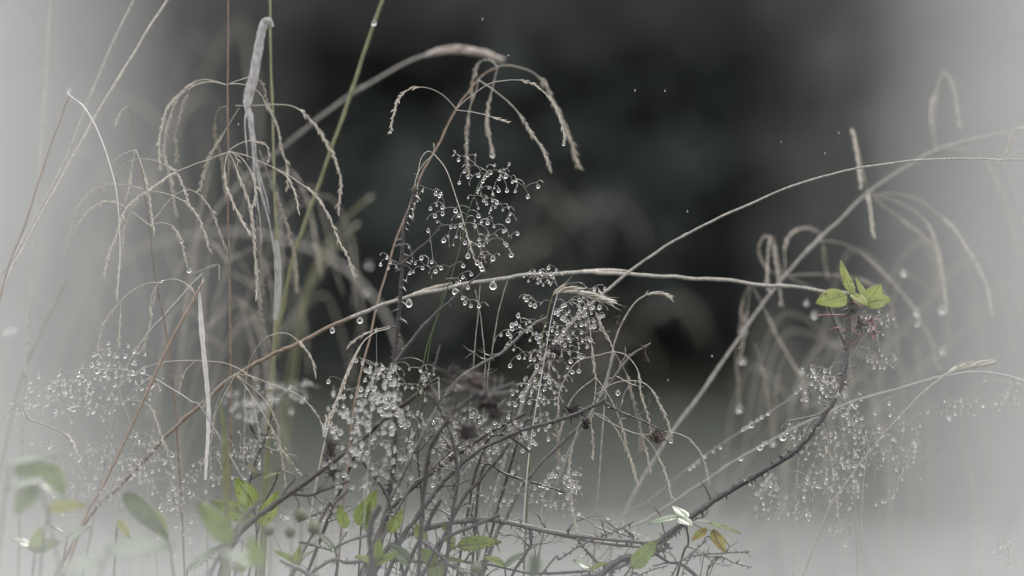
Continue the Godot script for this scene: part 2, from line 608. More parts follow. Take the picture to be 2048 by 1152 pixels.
func scraggle(parent: Node, x: float, y: float, back: float, r: float, n: int, mat: Material, sd: int) -> void:
	# dry sepals and stalk ends sticking out of a withered head
	rng.seed = sd * 19 + 1
	var c := at(x, y, back)
	for i in n:
		var d := Vector3(rng.randfn(), rng.randfn() * 0.8, rng.randfn() * 0.7).normalized()
		var reach := r * PX * rng.randf_range(0.9, 1.9)
		var bend := Vector3(rng.randf() - 0.5, rng.randf() - 0.6, rng.randf() - 0.5) * reach * 0.9
		var b := bag()
		sweep(b, PackedVector3Array([c + d * reach * 0.3, c + d * reach * 0.7, c + d * reach + bend * 0.3, c + d * reach * 1.05 + bend * 0.8]), PackedFloat32Array([px_r(4.5), px_r(3.8), px_r(2.6), px_r(1.0)]), 5, 0.5)
		commit("sepal", b, mat, parent)

# ------------------------------------------------------------------ seed ears

func ear(parent: Node, raw: PackedVector3Array, w: float, husk_px: float, n: int, mat: Material, sd: int, awn := 0.0) -> void:
	# a dense ear: every husk a mesh of its own round the axis, leaning forward
	rng.seed = sd
	var p := smooth(raw, 8)
	var l := lengths(p)
	var total := l[p.size() - 1]
	var b := bag()
	sweep(b, p, taper(p.size(), px_r(2.5), px_r(1.0)), 5)
	var axis_part := commit("ear", b, mat, parent)
	for i in n:
		var s := total * (float(i) + rng.randf() * 0.8) / n * 0.93
		var j := 0
		while j < p.size() - 2 and l[j + 1] < s: j += 1
		var c := p[j].lerp(p[j + 1], clampf((s - l[j]) / maxf(l[j + 1] - l[j], 1e-6), 0, 1))
		var dir := (p[j + 1] - p[j]).normalized()
		var u := s / total
		var fat := px_r(w) * (0.35 + 0.65 * sin(PI * clampf(u * 0.8 + 0.15, 0, 1)))
		var side := dir.cross(Vector3(0, 0, 1)).normalized().rotated(dir, rng.randf() * TAU)
		var y := (dir + side * rng.randf_range(0.1, 0.28)).normalized()
		var x := y.cross(side).normalized()
		var size := husk_px * PX * rng.randf_range(0.75, 1.25)
		var o := MeshInstance3D.new()
		o.mesh = spikelet_mesh
		o.material_override = mat
		o.name = "spikelet"
		axis_part.add_child(o, true)
		o.transform = Transform3D(Basis(x * size * 1.1, y * size, x.cross(y) * size * 1.1), c + side * fat * 0.45 - origin)
		if awn > 0.0 and i % 2 == 0:
			var e := c + side * fat * 0.45 + y * size * 0.9
			var ab := bag()
			sweep(ab, PackedVector3Array([e, e + (y + side * 0.06) * awn * PX * 0.5, e + (y + side * 0.05) * awn * PX]), PackedFloat32Array([px_r(0.9), px_r(0.7), px_r(0.3)]), 4)
			commit("awn", ab, mat, axis_part)

# ------------------------------------------------------------------ blurred companions

func loose_finger_grass(label: String, group: String, sd: int, x: float, top_y: float, back: float, lean: float, w: float, fingers: int, reach: float, hang: float, wet := 0.0) -> void:
	# a finger grass standing farther back or nearer: culm from the soil, two whorls of arching, hanging fingers
	rng.seed = sd * 911 + 3
	var top := at(x, top_y, back)
	var foot := Vector3(top.x - lean, 0, top.z + rng.randf_range(-0.03, 0.03))
	var raw := PackedVector3Array()
	for i in 7:
		var u := i / 6.0
		raw.append(top.lerp(foot, u) + Vector3(lean * 0.35 * sin(u * PI) * -1.0, 0, 0))
	var t := thing("finger_grass", label, "grass", foot, group)
	culm(t, raw, w * 0.45, w * 0.7, M.straw)
	for k in fingers:
		var u := 0.0 if k % 3 == 0 else (0.09 if k % 3 == 1 else 0.18)
		var node := raw[0].lerp(raw[1], u * 6.0) if u < 0.166 else raw[1]
		var dirx := (1.0 if k % 2 == 0 else -1.0) * rng.randf_range(0.35, 1.0)
		var out := reach * dirx
		var drop := hang * rng.randf_range(0.6, 1.2)
		var rise := reach * rng.randf_range(0.15, 0.5)
		var bz := rng.randf_range(-0.5, 0.5) * reach
		var pts := PackedVector3Array([node, node + Vector3(out * 0.35, rise * 0.8, bz * 0.3), node + Vector3(out * 0.7, rise, bz * 0.6), node + Vector3(out * 0.95, rise * 0.2 - drop * 0.15, bz * 0.8), node + Vector3(out * 1.08, -drop * 0.5, bz), node + Vector3(out * 1.12 + rng.randf_range(-0.01, 0.01), -drop, bz)])
		spike(t, pts, w, 0.3, M.straw, sd * 10 + k)
		if rng.randf() < wet: dew(pts[5] + Vector3(0, -0.001, 0), 6.0, "drop at a finger tip of the " + label, group + ", drops", 0.4)

# ------------------------------------------------------------------ the wood behind

func leaf_cloud(b: Dictionary, c: Vector3, size: Vector3, n: int, leaf: float) -> void:
	for i in n:
		var d := Vector3(rng.randfn(), rng.randfn(), rng.randfn()).normalized()
		var q := pow(rng.randf(), 0.45)
		var wav := 0.75 + 0.4 * wobble.get_noise_3dv(d * 120.0 + c * 40.0)
		var p := c + d * size * q * wav
		var nn := (d + Vector3(rng.randf() - 0.5, rng.randf() - 0.2, rng.randf() - 0.5) * 1.4).normalized()
		var tx := nn.cross(Vector3(rng.randf() - 0.5, rng.randf() - 0.5, rng.randf() - 0.5)).normalized()
		var ty := nn.cross(tx)
		var s := leaf * rng.randf_range(0.6, 1.3)
		var first: int = b.v.size()
		for q2 in [tx * -0.5, ty * 0.28 + nn * 0.05, tx * 0.55 - nn * 0.08, ty * -0.28 + nn * 0.05]:
			b.v.append(p + q2 * s - origin)
			b.n.append(nn)
		b.i.append_array([first, first + 1, first + 2, first, first + 2, first + 3])

func wood_tree(label: String, x: float, z: float, tall: float, spread: float, sd: int) -> void:
	rng.seed = sd * 53 + 11
	var t := thing("woodland_tree", label, "tree", Vector3(x, 0, z), "trees of the dark wood")
	var p := PackedVector3Array()
	for i in 9:
		var u := i / 8.0
		p.append(Vector3(x + 0.14 * sin(u * 3.0 + sd), tall * 0.85 * u - 0.05, z + 0.1 * cos(u * 4.0 + sd)))
	var b := bag()
	sweep(b, p, taper(9, 0.13 + 0.015 * tall, 0.03, 0.2, sd), 10)
	commit("trunk", b, M.bark, t)
	var cb := bag()
	for k in 11:
		var u := rng.randf_range(0.12, 0.8)
		var a := k * 2.4 + sd
		var q := p[int(u * 8.0)]
		var e := q + Vector3(cos(a) * spread * 0.75 * (1.15 - u), tall * 0.05, sin(a) * spread * 0.75 * (1.15 - u))
		var lb := bag()
		sweep(lb, PackedVector3Array([q, q.lerp(e, 0.5) + Vector3(0, 0.12, 0), e]), PackedFloat32Array([0.06, 0.035, 0.012]), 6)
		commit("limb", lb, M.bark, t)
		leaf_cloud(cb, e, Vector3(spread * 0.62, tall * 0.15, spread * 0.62), 420, 0.2)
	leaf_cloud(cb, Vector3(x, tall * 0.6, z), Vector3(spread * 0.85, tall * 0.4, spread * 0.85), 2200, 0.22)
	if z > -14.0:   # low boughs reaching out over the meadow's edge
		for k in 4:
			var bx := x + (k - 1.5) * 0.75
			var tip := Vector3(bx, 1.75 + 0.5 * rng.randf(), z + rng.randf_range(2.6, 4.2))
			var lb := bag()
			sweep(lb, PackedVector3Array([p[3], p[3].lerp(tip, 0.5) + Vector3(0, 0.3, 0), tip]), PackedFloat32Array([0.07, 0.045, 0.012]), 6)
			commit("limb", lb, M.bark, t)
			leaf_cloud(cb, p[3].lerp(tip, 0.6) + Vector3(0, 0.35, 0), Vector3(0.8, 0.5, 1.5), 700, 0.17)
	commit("crown", cb, M.wood_leaf, t)

func undergrowth(label: String, x: float, z: float, size: Vector3, sd: int) -> void:
	rng.seed = sd * 71 + 29
	var t := thing("holly_bush", label, "bush", Vector3(x, 0, z), "bushes at the foot of the wood")
	for k in 5:
		var a := k * 1.3 + sd
		var b := bag()
		sweep(b, PackedVector3Array([Vector3(x, -0.03, z), Vector3(x + cos(a) * size.x * 0.3, size.y * 0.8, z + sin(a) * size.z * 0.3), Vector3(x + cos(a) * size.x * 0.6, size.y * 1.5, z + sin(a) * size.z * 0.6)]), PackedFloat32Array([0.035, 0.022, 0.008]), 6)
		commit("branch", b, M.bark, t)
	var cb := bag()
	leaf_cloud(cb, Vector3(x, size.y * 0.95, z), size, 3200, 0.15)
	commit("foliage", cb, M.wood_leaf, t)

func mist(x: float, y: float, rx: float, ry: float, veil: float, widest: float, tip: float, label: String) -> void:
	# a tongue of mist, widest at the depth widest (metres behind the focus) and thinning to a tip before or behind it;
	# x, y, rx, ry as in at(), veil = optical depth through the middle
	var k := PX * (FOCUS + widest) / FOCUS
	var f := FogVolume.new()
	f.shape = RenderingServer.FOG_VOLUME_SHAPE_CONE
	var foot := at(x, y, widest)
	var end := at(x, y, tip)
	f.size = Vector3(rx * 2.0 * k, foot.distance_to(end), ry * 2.0 * k)
	var m := FogMaterial.new()
	m.density = veil / absf(widest - tip)
	m.albedo = Color(0.915, 0.92, 0.92)
	f.material = m
	f.name = numbered("mist")
	add_child(f)
	var axis := (end - foot).normalized()
	var down := (Vector3.RIGHT - axis * axis.x).normalized().cross(axis)
	f.transform = Transform3D(Basis(axis.cross(down), axis, down), (foot + end) * 0.5)
	tag(f, label, "mist", "drifting mist banks", "stuff")

# ------------------------------------------------------------------ the scene

func _ready() -> void:
	wobble.seed = 5
	wobble.frequency = 0.02
	# camera: a long lens at the height of the thicket's tops
	var cam := Camera3D.new()
	cam.name = "camera"
	var lens := CameraAttributesPhysical.new()
	lens.frustum_focal_length = 142.2
	lens.frustum_focus_distance = FOCUS
	lens.frustum_near = 0.05
	lens.frustum_far = 400.0
	lens.exposure_aperture = 142.2 / 38.0
	cam.attributes = lens
	cam.near = 0.05
	cam.far = 400.0
	cam.position = Vector3(0, EYE, 0)
	add_child(cam)
	cam.current = true
	# overcast sky
	var we := WorldEnvironment.new()
	we.name = "world"
	var env := Environment.new()
	env.background_mode = Environment.BG_SKY
	var sky := Sky.new()
	var sm := ProceduralSkyMaterial.new()
	sm.sky_top_color = lin(0.93, 0.93, 0.925)
	sm.sky_horizon_color = lin(0.75, 0.755, 0.755)
	sm.sky_curve = 0.25
	sm.ground_bottom_color = lin(0.06, 0.06, 0.05)
	sm.ground_horizon_color = lin(0.10, 0.10, 0.09)
	sm.energy_multiplier = 1.0
	sky.sky_material = sm
	env.sky = sky
	env.background_energy_multiplier = 1.2
	env.tonemap_mode = Environment.TONE_MAPPER_LINEAR
	env.tonemap_exposure = 1.74
	env.volumetric_fog_enabled = true
	env.volumetric_fog_density = 0.0
	env.sdfgi_enabled = true
	env.ssao_enabled = true
	env.ssil_enabled = true
	we.environment = env
	add_child(we)
	var sun := DirectionalLight3D.new()
	sun.name = "sun_behind_cloud"
	sun.light_energy = 0.5
	sun.light_angular_distance = 10.0
	sun.light_color = Color(1.0, 0.98, 0.95)
	sun.shadow_enabled = true
	add_child(sun)
	sun.rotation_degrees = Vector3(-38, 160, 0)   # high behind the wood, a little to the left

	materials()
	setting()
	wood()
	mists()
	stems()
	left_grasses()
	centre_grasses()
	right_grasses()
	brambles()
	low_leaves()
	panicles()
	companions()
	raindrops()
	place_drops()
	for o in find_children("*", "GeometryInstance3D", true, false):
		o.cast_shadow = GeometryInstance3D.SHADOW_CASTING_SETTING_ON

func materials() -> void:
	stuff_mat("straw", Vector3(0.46, 0.42, 0.365), 0.35, 90.0, 0.55, 1, 0.5)
	stuff_mat("straw_dim", Vector3(0.34, 0.32, 0.295), 0.35, 70.0, 0.6, 2, 0.4)
	stuff_mat("straw_white", Vector3(0.62, 0.60, 0.60), 0.2, 80.0, 0.5, 3, 0.4)
	stuff_mat("brown", Vector3(0.175, 0.13, 0.095), 0.35, 60.0, 0.4, 4)
	stuff_mat("russet", Vector3(0.205, 0.145, 0.105), 0.3, 60.0, 0.45, 5)
	stuff_mat("olive", Vector3(0.16, 0.165, 0.085), 0.2, 40.0, 0.4, 6)
	stuff_mat("dark_green", Vector3(0.06, 0.09, 0.035), 0.25, 60.0, 0.4, 7)
	stuff_mat("grey_blade", Vector3(0.38, 0.37, 0.375), 0.5, 60.0, 0.38, 8, 0.25)
	stuff_mat("grey_stem", Vector3(0.30, 0.30, 0.29), 0.3, 60.0, 0.45, 9)
	stuff_mat("cane", Vector3(0.048, 0.043, 0.043), 0.5, 120.0, 0.36, 10, 0.0, Vector3(1.5, 1.45, 1.55))
	stuff_mat("cane_brown", Vector3(0.052, 0.042, 0.037), 0.5, 120.0, 0.38, 11)
	stuff_mat("cane_grey", Vector3(0.115, 0.106, 0.104), 0.5, 120.0, 0.36, 12)
	stuff_mat("dry_head", Vector3(0.04, 0.034, 0.033), 0.6, 220.0, 0.75, 13)
	stuff_mat("dry_leaf", Vector3(0.085, 0.062, 0.053), 0.5, 160.0, 0.7, 14)
	stuff_mat("berry", Vector3(0.11, 0.12, 0.07), 0.4, 200.0, 0.5, 15)
	stuff_mat("husk", Vector3(0.46, 0.41, 0.36), 0.4, 300.0, 0.45, 16, 0.6)
	stuff_mat("hair", Vector3(0.27, 0.25, 0.24), 0.3, 200.0, 0.35, 17)
	stuff_mat("plume", Vector3(0.50, 0.44, 0.40), 0.3, 120.0, 0.6, 18, 0.5)
	stuff_mat("bark", Vector3(0.05, 0.042, 0.035), 0.5, 3.0, 0.9, 19)
	stuff_mat("wood_leaf", Vector3(0.035, 0.044, 0.041), 0.4, 1.0, 0.7, 20)
	stuff_mat("soil", Vector3(0.04, 0.038, 0.03), 0.5, 0.9, 0.95, 22)
	stuff_mat("meadow", Vector3(0.05, 0.06, 0.042), 0.4, 2.0, 0.7, 23, 0.4)
	stuff_mat("red_twig", Vector3(0.28, 0.12, 0.12), 0.3, 90.0, 0.45, 24)
	for k in ["grey_blade", "straw_white", "grey_stem"]: M[k].uv1_scale = Vector3(260, 16, 260)   # fibres run lengthwise
	var leaf := StandardMaterial3D.new()
	leaf.resource_name = "leaf"
	leaf.vertex_color_use_as_albedo = true
	leaf.roughness = 0.42
	leaf.backlight_enabled = true
	leaf.backlight = lin(0.95, 0.95, 0.95)
	M.leaf = leaf
	var felt := StandardMaterial3D.new()
	felt.resource_name = "wet_leaf"
	felt.vertex_color_use_as_albedo = true
	felt.roughness = 0.3
	felt.metallic_specular = 0.75
	felt.clearcoat_enabled = true
	felt.clearcoat = 1.0
	felt.clearcoat_roughness = 0.22
	M.felt = felt
	var water := StandardMaterial3D.new()
	water.resource_name = "water"
	water.albedo_color = Color(1, 1, 1, 0.0)
	water.roughness = 0.0
	water.refraction_enabled = true
	water.refraction_scale = 0.033
	M.water = water
	thorn_mesh = make_thorn()
	thorn_mesh.surface_set_material(0, M.cane)
	fine_spikelet_mesh = make_spikelet(4, 4)
	spikelet_mesh = make_spikelet()
	spikelet_mesh.surface_set_material(0, M.husk)
	drop_mesh = make_drop()
	drop_mesh.surface_set_material(0, M.water)
	origin = Vector3.ZERO

func setting() -> void:
	# gently heaving meadow that climbs into a wooded bank behind
	var b := bag()
	var nx := 60
	var nz := 90
	origin = Vector3.ZERO
	for i in nz + 1:
		for k in nx + 1:
			var z := 12.0 - 260.0 * pow(float(i) / nz, 1.8)
			var x := (float(k) / nx - 0.5) * (60.0 + absf(z) * 2.2)
			var h := 0.05 * wobble.get_noise_2d(x * 30.0, z * 30.0) * smoothstep(2.5, 6.0, -z)
			h += 9.0 * smoothstep(17.0, 60.0, -z)
			b.v.append(Vector3(x, h, z))
			b.n.append(Vector3.UP)
	for i in nz:
		for k in nx:
			var a0 := i * (nx + 1) + k
			b.i.append_array([a0, a0 + nx + 2, a0 + 1, a0, a0 + nx + 1, a0 + nx + 2])
	var g := commit("ground", b, M.soil, self)
	tag(g, "earthy meadow ground rising to a wooded bank", "", "", "structure")
	# meadow grass: nobody could count it
	var blade_bag := bag()
	sweep(blade_bag, PackedVector3Array([Vector3.ZERO, Vector3(0.02, 0.4, 0), Vector3(0.09, 0.78, 0), Vector3(0.24, 1.0, 0)]), PackedFloat32Array([0.012, 0.014, 0.009, 0.001]), 4, 0.3, Vector3(0, 0, 1))
	var bm := to_mesh(blade_bag)
	bm.surface_set_material(0, M.meadow)
	var mm := MultiMesh.new()
	mm.transform_format = MultiMesh.TRANSFORM_3D
	mm.mesh = bm
	mm.instance_count = 16000
	rng.seed = 404
	for i in 16000:
		var z := -2.6 - 9.5 * pow(rng.randf(), 1.3)
		var x := rng.randf_range(-1, 1) * (0.5 + absf(z) * 0.32)
		if i < 2500:
			z = rng.randf_range(-2.6, -1.3)
			x = rng.randf_range(-0.7, 0.7)
		var tall := rng.randf_range(0.12, 0.34)
		if i < 2500: tall *= 0.75
		var s := tall
		var basis := Basis(Vector3.UP, rng.randf() * TAU) * Basis(Vector3.RIGHT, rng.randfn() * 0.25)
		mm.set_instance_transform(i, Transform3D(basis.scaled(Vector3(s, s, s)), Vector3(x, -0.01, z)))
	var mi := MultiMeshInstance3D.new()
	mi.multimesh = mm
	mi.name = "meadow_grass"
	add_child(mi)
	tag(mi, "dim meadow grass blurred behind the thicket", "grass", "", "stuff")

func wood() -> void:
	var k := 0
	for a in [[-4.6, -11.2, 5.4, 1.9, "beyond the left edge of the picture"], [-2.6, -12.2, 6.0, 1.9, "behind the straight stems at left"], [-0.9, -12.6, 5.6, 1.7, "behind the grey folded blade"], [0.7, -12.3, 6.2, 1.9, "behind the bowed finger grass at top centre"], [2.4, -12.0, 5.8, 1.9, "behind the leafy bramble top at right"], [4.3, -11.3, 5.4, 1.9, "beyond the right edge of the picture"], [-1.6, -15.2, 6.6, 2.2, "second row, left of centre"], [0.0, -15.4, 6.8, 2.2, "second row, at the centre"], [1.8, -15.1, 6.4, 2.2, "second row, right of centre"]]:
		k += 1
		wood_tree("dark blurred tree of the wood " + a[4], a[0], a[1], a[2], a[3], k)
	k = 0
	for a in [[-2.5, -10.6, Vector3(1.0, 0.75, 0.7), false, "at the left end"], [-1.35, -11.0, Vector3(0.95, 0.85, 0.7), true, "below the grey folded blade"], [-0.35, -10.9, Vector3(0.9, 0.7, 0.7), true, "behind the thorny upright cane"], [0.55, -11.1, Vector3(0.95, 0.95, 0.7), true, "in the darkest patch right of centre"], [1.5, -10.8, Vector3(0.95, 0.75, 0.7), true, "behind the leafy bramble top"], [2.5, -10.6, Vector3(1.0, 0.8, 0.7), false, "at the right end"]]:
		k += 1
		undergrowth("low dark bush at the wood's foot " + a[4], a[0], a[1], a[2], k)

func mists() -> void:
	# left bank, right bank and the low bank along the ground: tongues that thin out inwards
	# [x, y, reach x, reach y, veil, depth where widest, depth of the tip]
	for a in [[-330, 450, 1000, 2300, 0.16, 1.5, -0.4], [-330, 480, 820, 2100, 0.42, -0.8, 0.8], [-330, 430, 700, 2100, 0.48, 1.5, -0.4], [-330, 500, 590, 1900, 0.58, -0.8, 0.8], [-330, 460, 480, 1900, 0.24, 1.2, -0.4]]:
		mist(a[0], a[1], a[2], a[3], a[4], a[5], a[6], "pale mist bank drifting in at the left of the thicket")
	for a in [[2380, 450, 930, 2300, 0.14, 1.5, -0.4], [2380, 480, 760, 2100, 0.40, -0.8, 0.8], [2380, 430, 660, 2100, 0.48, 1.5, -0.4], [2380, 500, 600, 1900, 0.52, -0.8, 0.8], [2380, 460, 490, 1900, 0.20, 1.2, -0.4]]:
		mist(a[0], a[1], a[2], a[3], a[4], a[5], a[6], "pale mist bank drifting in at the right of the thicket")
	for a in [[1000, 1420, 3600, 660, 0.24, 1.0, -0.4], [1100, 1420, 3300, 470, 0.48, -0.8, 0.8], [950, 1420, 3200, 410, 1.25, 0.8, -0.5]]:
		mist(a[0], a[1], a[2], a[3], a[4], a[5], a[6], "low mist bank lying along the foot of the thicket")
	for a in [[-60, 1330, 760, 560, 0.5, -0.7, 0.6], [330, 1260, 420, 300, 0.30, -0.6, 0.5], [2080, 1300, 640, 470, 0.45, -0.7, 0.7]]:
		mist(a[0], a[1], a[2], a[3], a[4], a[5], a[6], "low mist bank lying along the foot of the thicket")
	for a in [[150, 250, 260, 380, 0.12, -0.5, 0.6], [330, 640, 240, 260, 0.10, 0.9, 0.1], [1820, 820, 300, 240, 0.12, -0.4, 0.5], [700, 1110, 330, 170, 0.14, 0.5, -0.2], [1480, 1030, 360, 150, 0.14, 0.7, 0.0]]:
		mist(a[0], a[1], a[2], a[3], a[4], a[5], a[6], "loose wisp of mist among the stems")
	mist(1000, -300, 2600, 440, 0.08, 1.5, 0.3, "thin high veil of mist before the dark wood")

func stems() -> void:
	var t: Node3D
	var raw: PackedVector3Array
	raw = to_ground(path([103, -40, 92, 150, 80, 320, 70, 480, 58, 650, 46, 850, 36, 1160], 0.14, 0.1))
	t = thing("grass_stem", "pale upright stem nearest the left edge", "grass", Vector3(raw[raw.size() - 1].x, 0, raw[raw.size() - 1].z))
	culm(t, raw, 5, 7, M.straw_dim)
	raw = to_ground(path([285, -30, 268, 0, 215, 110, 165, 230, 130, 320, 85, 410, 30, 510, -30, 620], 0.1, 0.05))
	t = thing("grass_stem", "slanting straw stem reaching the top edge, the left of two side by side", "grass", Vector3(raw[raw.size() - 1].x, 0, raw[raw.size() - 1].z))
	culm(t, raw, 4.5, 6, M.straw_dim)
	raw = to_ground(path([352, -30, 335, 0, 290, 70, 250, 135, 190, 235, 140, 325, 95, 405, 50, 490, 0, 600], 0.06, 0.04))
	t = thing("grass_stem", "slanting straw stem reaching the top edge, the right of two side by side", "grass", Vector3(raw[raw.size() - 1].x, 0, raw[raw.size() - 1].z))
	culm(t, raw, 4.5, 6, M.straw)
	# snapped stem with its white end bent over
	raw = to_ground(path([137, 190, 122, 235, 98, 300, 75, 370, 45, 460, 0, 590], 0.02, 0.02))
	t = thing("snapped_grass", "snapped stem whose white end bends over and hangs down", "grass", Vector3(raw[raw.size() - 1].x, 0, raw[raw.size() - 1].z))
	culm(t, raw, 4, 6, M.russet)
	blade(t, path([134, 187, 150, 199, 167, 213, 186, 242, 205, 285, 220, 330, 232, 378, 238, 440, 240, 500, 237, 560, 233, 600], 0.02, -0.01), [4, 5, 4.5, 4, 3.5, 3, 2], M.straw_white, Vector3(0.3, 0.2, 1), "bent_end", 0.55)
	for f in [[-6, -14], [3, -16], [8, -12]]:
		blade(t, path([136, 190, 137 + f[0] * 0.5, 186 + f[1] * 0.5, 137 + f[0], 192 + f[1]], 0.02, 0.02), [2.5, 1.6, 0.6], M.straw_white, Vector3(1, 0, 0.4), "frayed_fibre", 0.4)
	# olive stem across the dark wood, with one drop
	raw = to_ground(path([778, -40, 765, 0, 748, 47, 722, 125, 702, 187, 680, 250, 655, 320, 630, 390, 605, 460, 588, 510, 572, 580, 558, 650, 545, 740, 535, 860], 0.1, 0.1))
	t = thing("rush_stem", "olive green stem slanting from the top edge past the plume", "rush", Vector3(raw[raw.size() - 1].x, 0, raw[raw.size() - 1].z))
	culm(t, raw, 7, 9, M.olive)
	dew(at(748, 46, 0.09), 5.5, "single round drop near the top of the olive green stem", "", 50)
	# thin second green stem with the grey blade hooked at its top
	raw = to_ground(path([540, -40, 540, 30, 542, 120, 545, 250, 549, 370, 553, 480, 556, 575, 550, 650, 546, 740, 540, 850, 532, 1000, 526, 1160], 0.07, 0.03))
	t = thing("folded_blade_grass", "green stem with a broad grey blade folded down from its top", "grass", Vector3(raw[raw.size() - 1].x, 0, raw[raw.size() - 1].z))
	culm(t, raw, 5, 8, M.olive)
	blade(t, path([545, 54, 541, 46, 534, 42, 528, 48, 522, 72, 514, 120, 506, 160, 498, 190, 495, 212, 501, 235, 506, 282, 513, 330, 521, 372], 0.05, 0.05), [6, 11, 15, 17, 19, 20, 21, 22, 14, 13, 10, 8, 4], M.grey_blade, Vector3(1, 0.05, 0.2), "folded_blade", 0.16)
	for q in [[[508, 290, 514, 340, 524, 390, 538, 440, 548, 500, 553, 560], [5, 6, 5, 5, 4, 3]], [[505, 280, 508, 330, 512, 385, 520, 440, 524, 500], [4, 5, 4, 3, 1]], [[511, 310, 520, 350, 533, 395, 540, 430], [3, 4, 3, 1]], [[496, 214, 490, 240, 492, 280, 496, 320], [3, 4, 3, 1]]]:
		blade(t, path(q[0], 0.05, 0.045), q[1], M.grey_blade, Vector3(0.8, 0.05, 0.6), "frayed_strip", 0.25)
	blade(t, path([553, 480, 556, 540, 557, 580, 552, 640], 0.045, 0.045), [9, 14, 15, 10], M.grey_stem, Vector3(1, 0, 0.3), "sheath", 0.8)
	# plume
	raw = to_ground(path([862, 107, 820, 122, 760, 155, 692, 196, 620, 250, 560, 300, 490, 355, 430, 425, 380, 505, 340, 600, 320, 760], 0.2, 0.35))
	t = thing("plume_grass", "bowed grass with a soft pale plume against the dark wood", "grass", Vector3(raw[raw.size() - 1].x, 0, raw[raw.size() - 1].z))
	culm(t, raw, 6, 8, M.straw_dim)
	ear(t, path([850, 110, 880, 102, 915, 99, 960, 105, 1004, 121], 0.2, 0.2), 20, 24, 90, M.plume, 31)
	# the long arching stem across the middle
	raw = to_ground(path([1760, 600, 1650, 582, 1550, 571, 1450, 562, 1350, 553, 1260, 547, 1170, 545, 1090, 548, 1000, 557, 900, 573, 800, 599, 700, 636, 600, 684, 540, 712, 470, 752, 400, 812, 330, 874, 250, 962, 165, 1056], 0.07, 0.0))
	t = thing("arching_stem", "long brown stem arching across the whole middle with drops beneath", "grass", Vector3(raw[raw.size() - 1].x, 0, raw[raw.size() - 1].z))
	var p := smooth(raw, 8)
	for i in p.size(): p[i] += Vector3(0, wobble.get_noise_2d(i * 6.0, 77.0), wobble.get_noise_2d(i * 6.0, 177.0)) * PX * 5.0
	var b := bag()
	var half := p.size() * 11 / 22
	sweep(b, p.slice(0, half + 1), jointed(taper(half + 1, px_r(7), px_r(7.5), 0.14, 3), 31), 8)
	commit("upper_stem", b, M.straw_dim, t)
	for q in [[1262, 543, 1230, 541, 1200, 542, 1165, 544], [905, 566, 880, 573, 855, 580, 826, 590]]:
		blade(t, path(q, 0.055, 0.05), [2, 7, 9, 8], M.straw, Vector3(0.1, 1, 0.5), "sheath", 0.7)
	b = bag()
	sweep(b, p.slice(half), jointed(taper(p.size() - half, px_r(7.5), px_r(9), 0.14, 4), 24), 8)
	commit("lower_stem", b, M.brown, t)
	var n := 0
	for d in [[665, 661, 5], [720, 641, 6.5], [818, 607, 7], [911, 583, 7], [986, 572, 7.5], [1085, 548, 4]]:
		n += 1
		dew(at(d[0], d[1], 0.012), d[2], "large drop hanging under the long arching stem, number %s from its left end" % ["one", "two", "three", "four", "five", "six"][n - 1], "drops under the arching stem", 20)
	# russet stem with white folded blade
	raw = to_ground(path([404, 568, 380, 612, 340, 685, 300, 772, 250, 882, 200, 982, 160, 1060], 0.0, -0.03))
	t = thing("folded_blade_grass", "russet stem with a long white blade folded down from its tip", "grass", Vector3(raw[raw.size() - 1].x, 0, raw[raw.size() - 1].z))
	culm(t, raw, 5, 8, M.russet)
	blade(t, path([398, 574, 400, 600, 403, 650, 409, 710, 415, 770, 418, 820, 416, 880, 411, 960], 0.0, -0.01), [4, 8, 11, 12, 12, 11, 9, 6], M.straw_white, Vector3(1, 0, 0.5), "folded_blade", 0.2)
	for f in [[410, 558], [406, 553]]:
		blade(t, path([400, 576, 404, 566, f[0], f[1]], 0, 0), [3, 2, 0.6], M.straw_white, Vector3(1, 0, 0.4), "frayed_fibre", 0.4)
	# grey bent rod
	raw = to_ground(path([405, 548, 370, 585, 340, 620, 310, 652, 285, 684, 255, 735, 235, 800], 0.03, 0.05))
	t = thing("snapped_grass", "grey snapped rod with its tip bent level, left of the white folded blade", "grass", Vector3(raw[raw.size() - 1].x, 0, raw[raw.size() - 1].z))
	culm(t, raw, 5.5, 7, M.grey_stem)
	blade(t, path([378, 553, 400, 543, 422, 533, 437, 530, 439, 540, 438, 560], 0.03, 0.03), [3, 5, 5, 5, 4, 3], M.grey_blade, Vector3(0.2, 1, 0.5), "bent_end", 0.4)
	# dark leaning stem at far left
	raw = to_ground(path([135, 560, 110, 610, 80, 670, 50, 740, 20, 850], 0.2, 0.2))
	t = thing("grass_stem", "short dark stem leaning out of the mist at far left", "grass", Vector3(raw[raw.size() - 1].x, 0, raw[raw.size() - 1].z))
	culm(t, raw, 3, 5, M.brown)
	# yellow-green upright blade
	raw = to_ground(path([440, 800, 448, 860, 452, 930, 455, 1020, 452, 1160], -0.1, -0.1))
	t = thing("blade_grass", "soft yellow green upright blade right of the white folded blade", "grass", Vector3(raw[raw.size() - 1].x, 0, raw[raw.size() - 1].z))
	blade(t, raw, [3, 12, 18, 20, 20, 18, 14], M.olive, Vector3(1, 0, 0.6), "blade", 0.2)

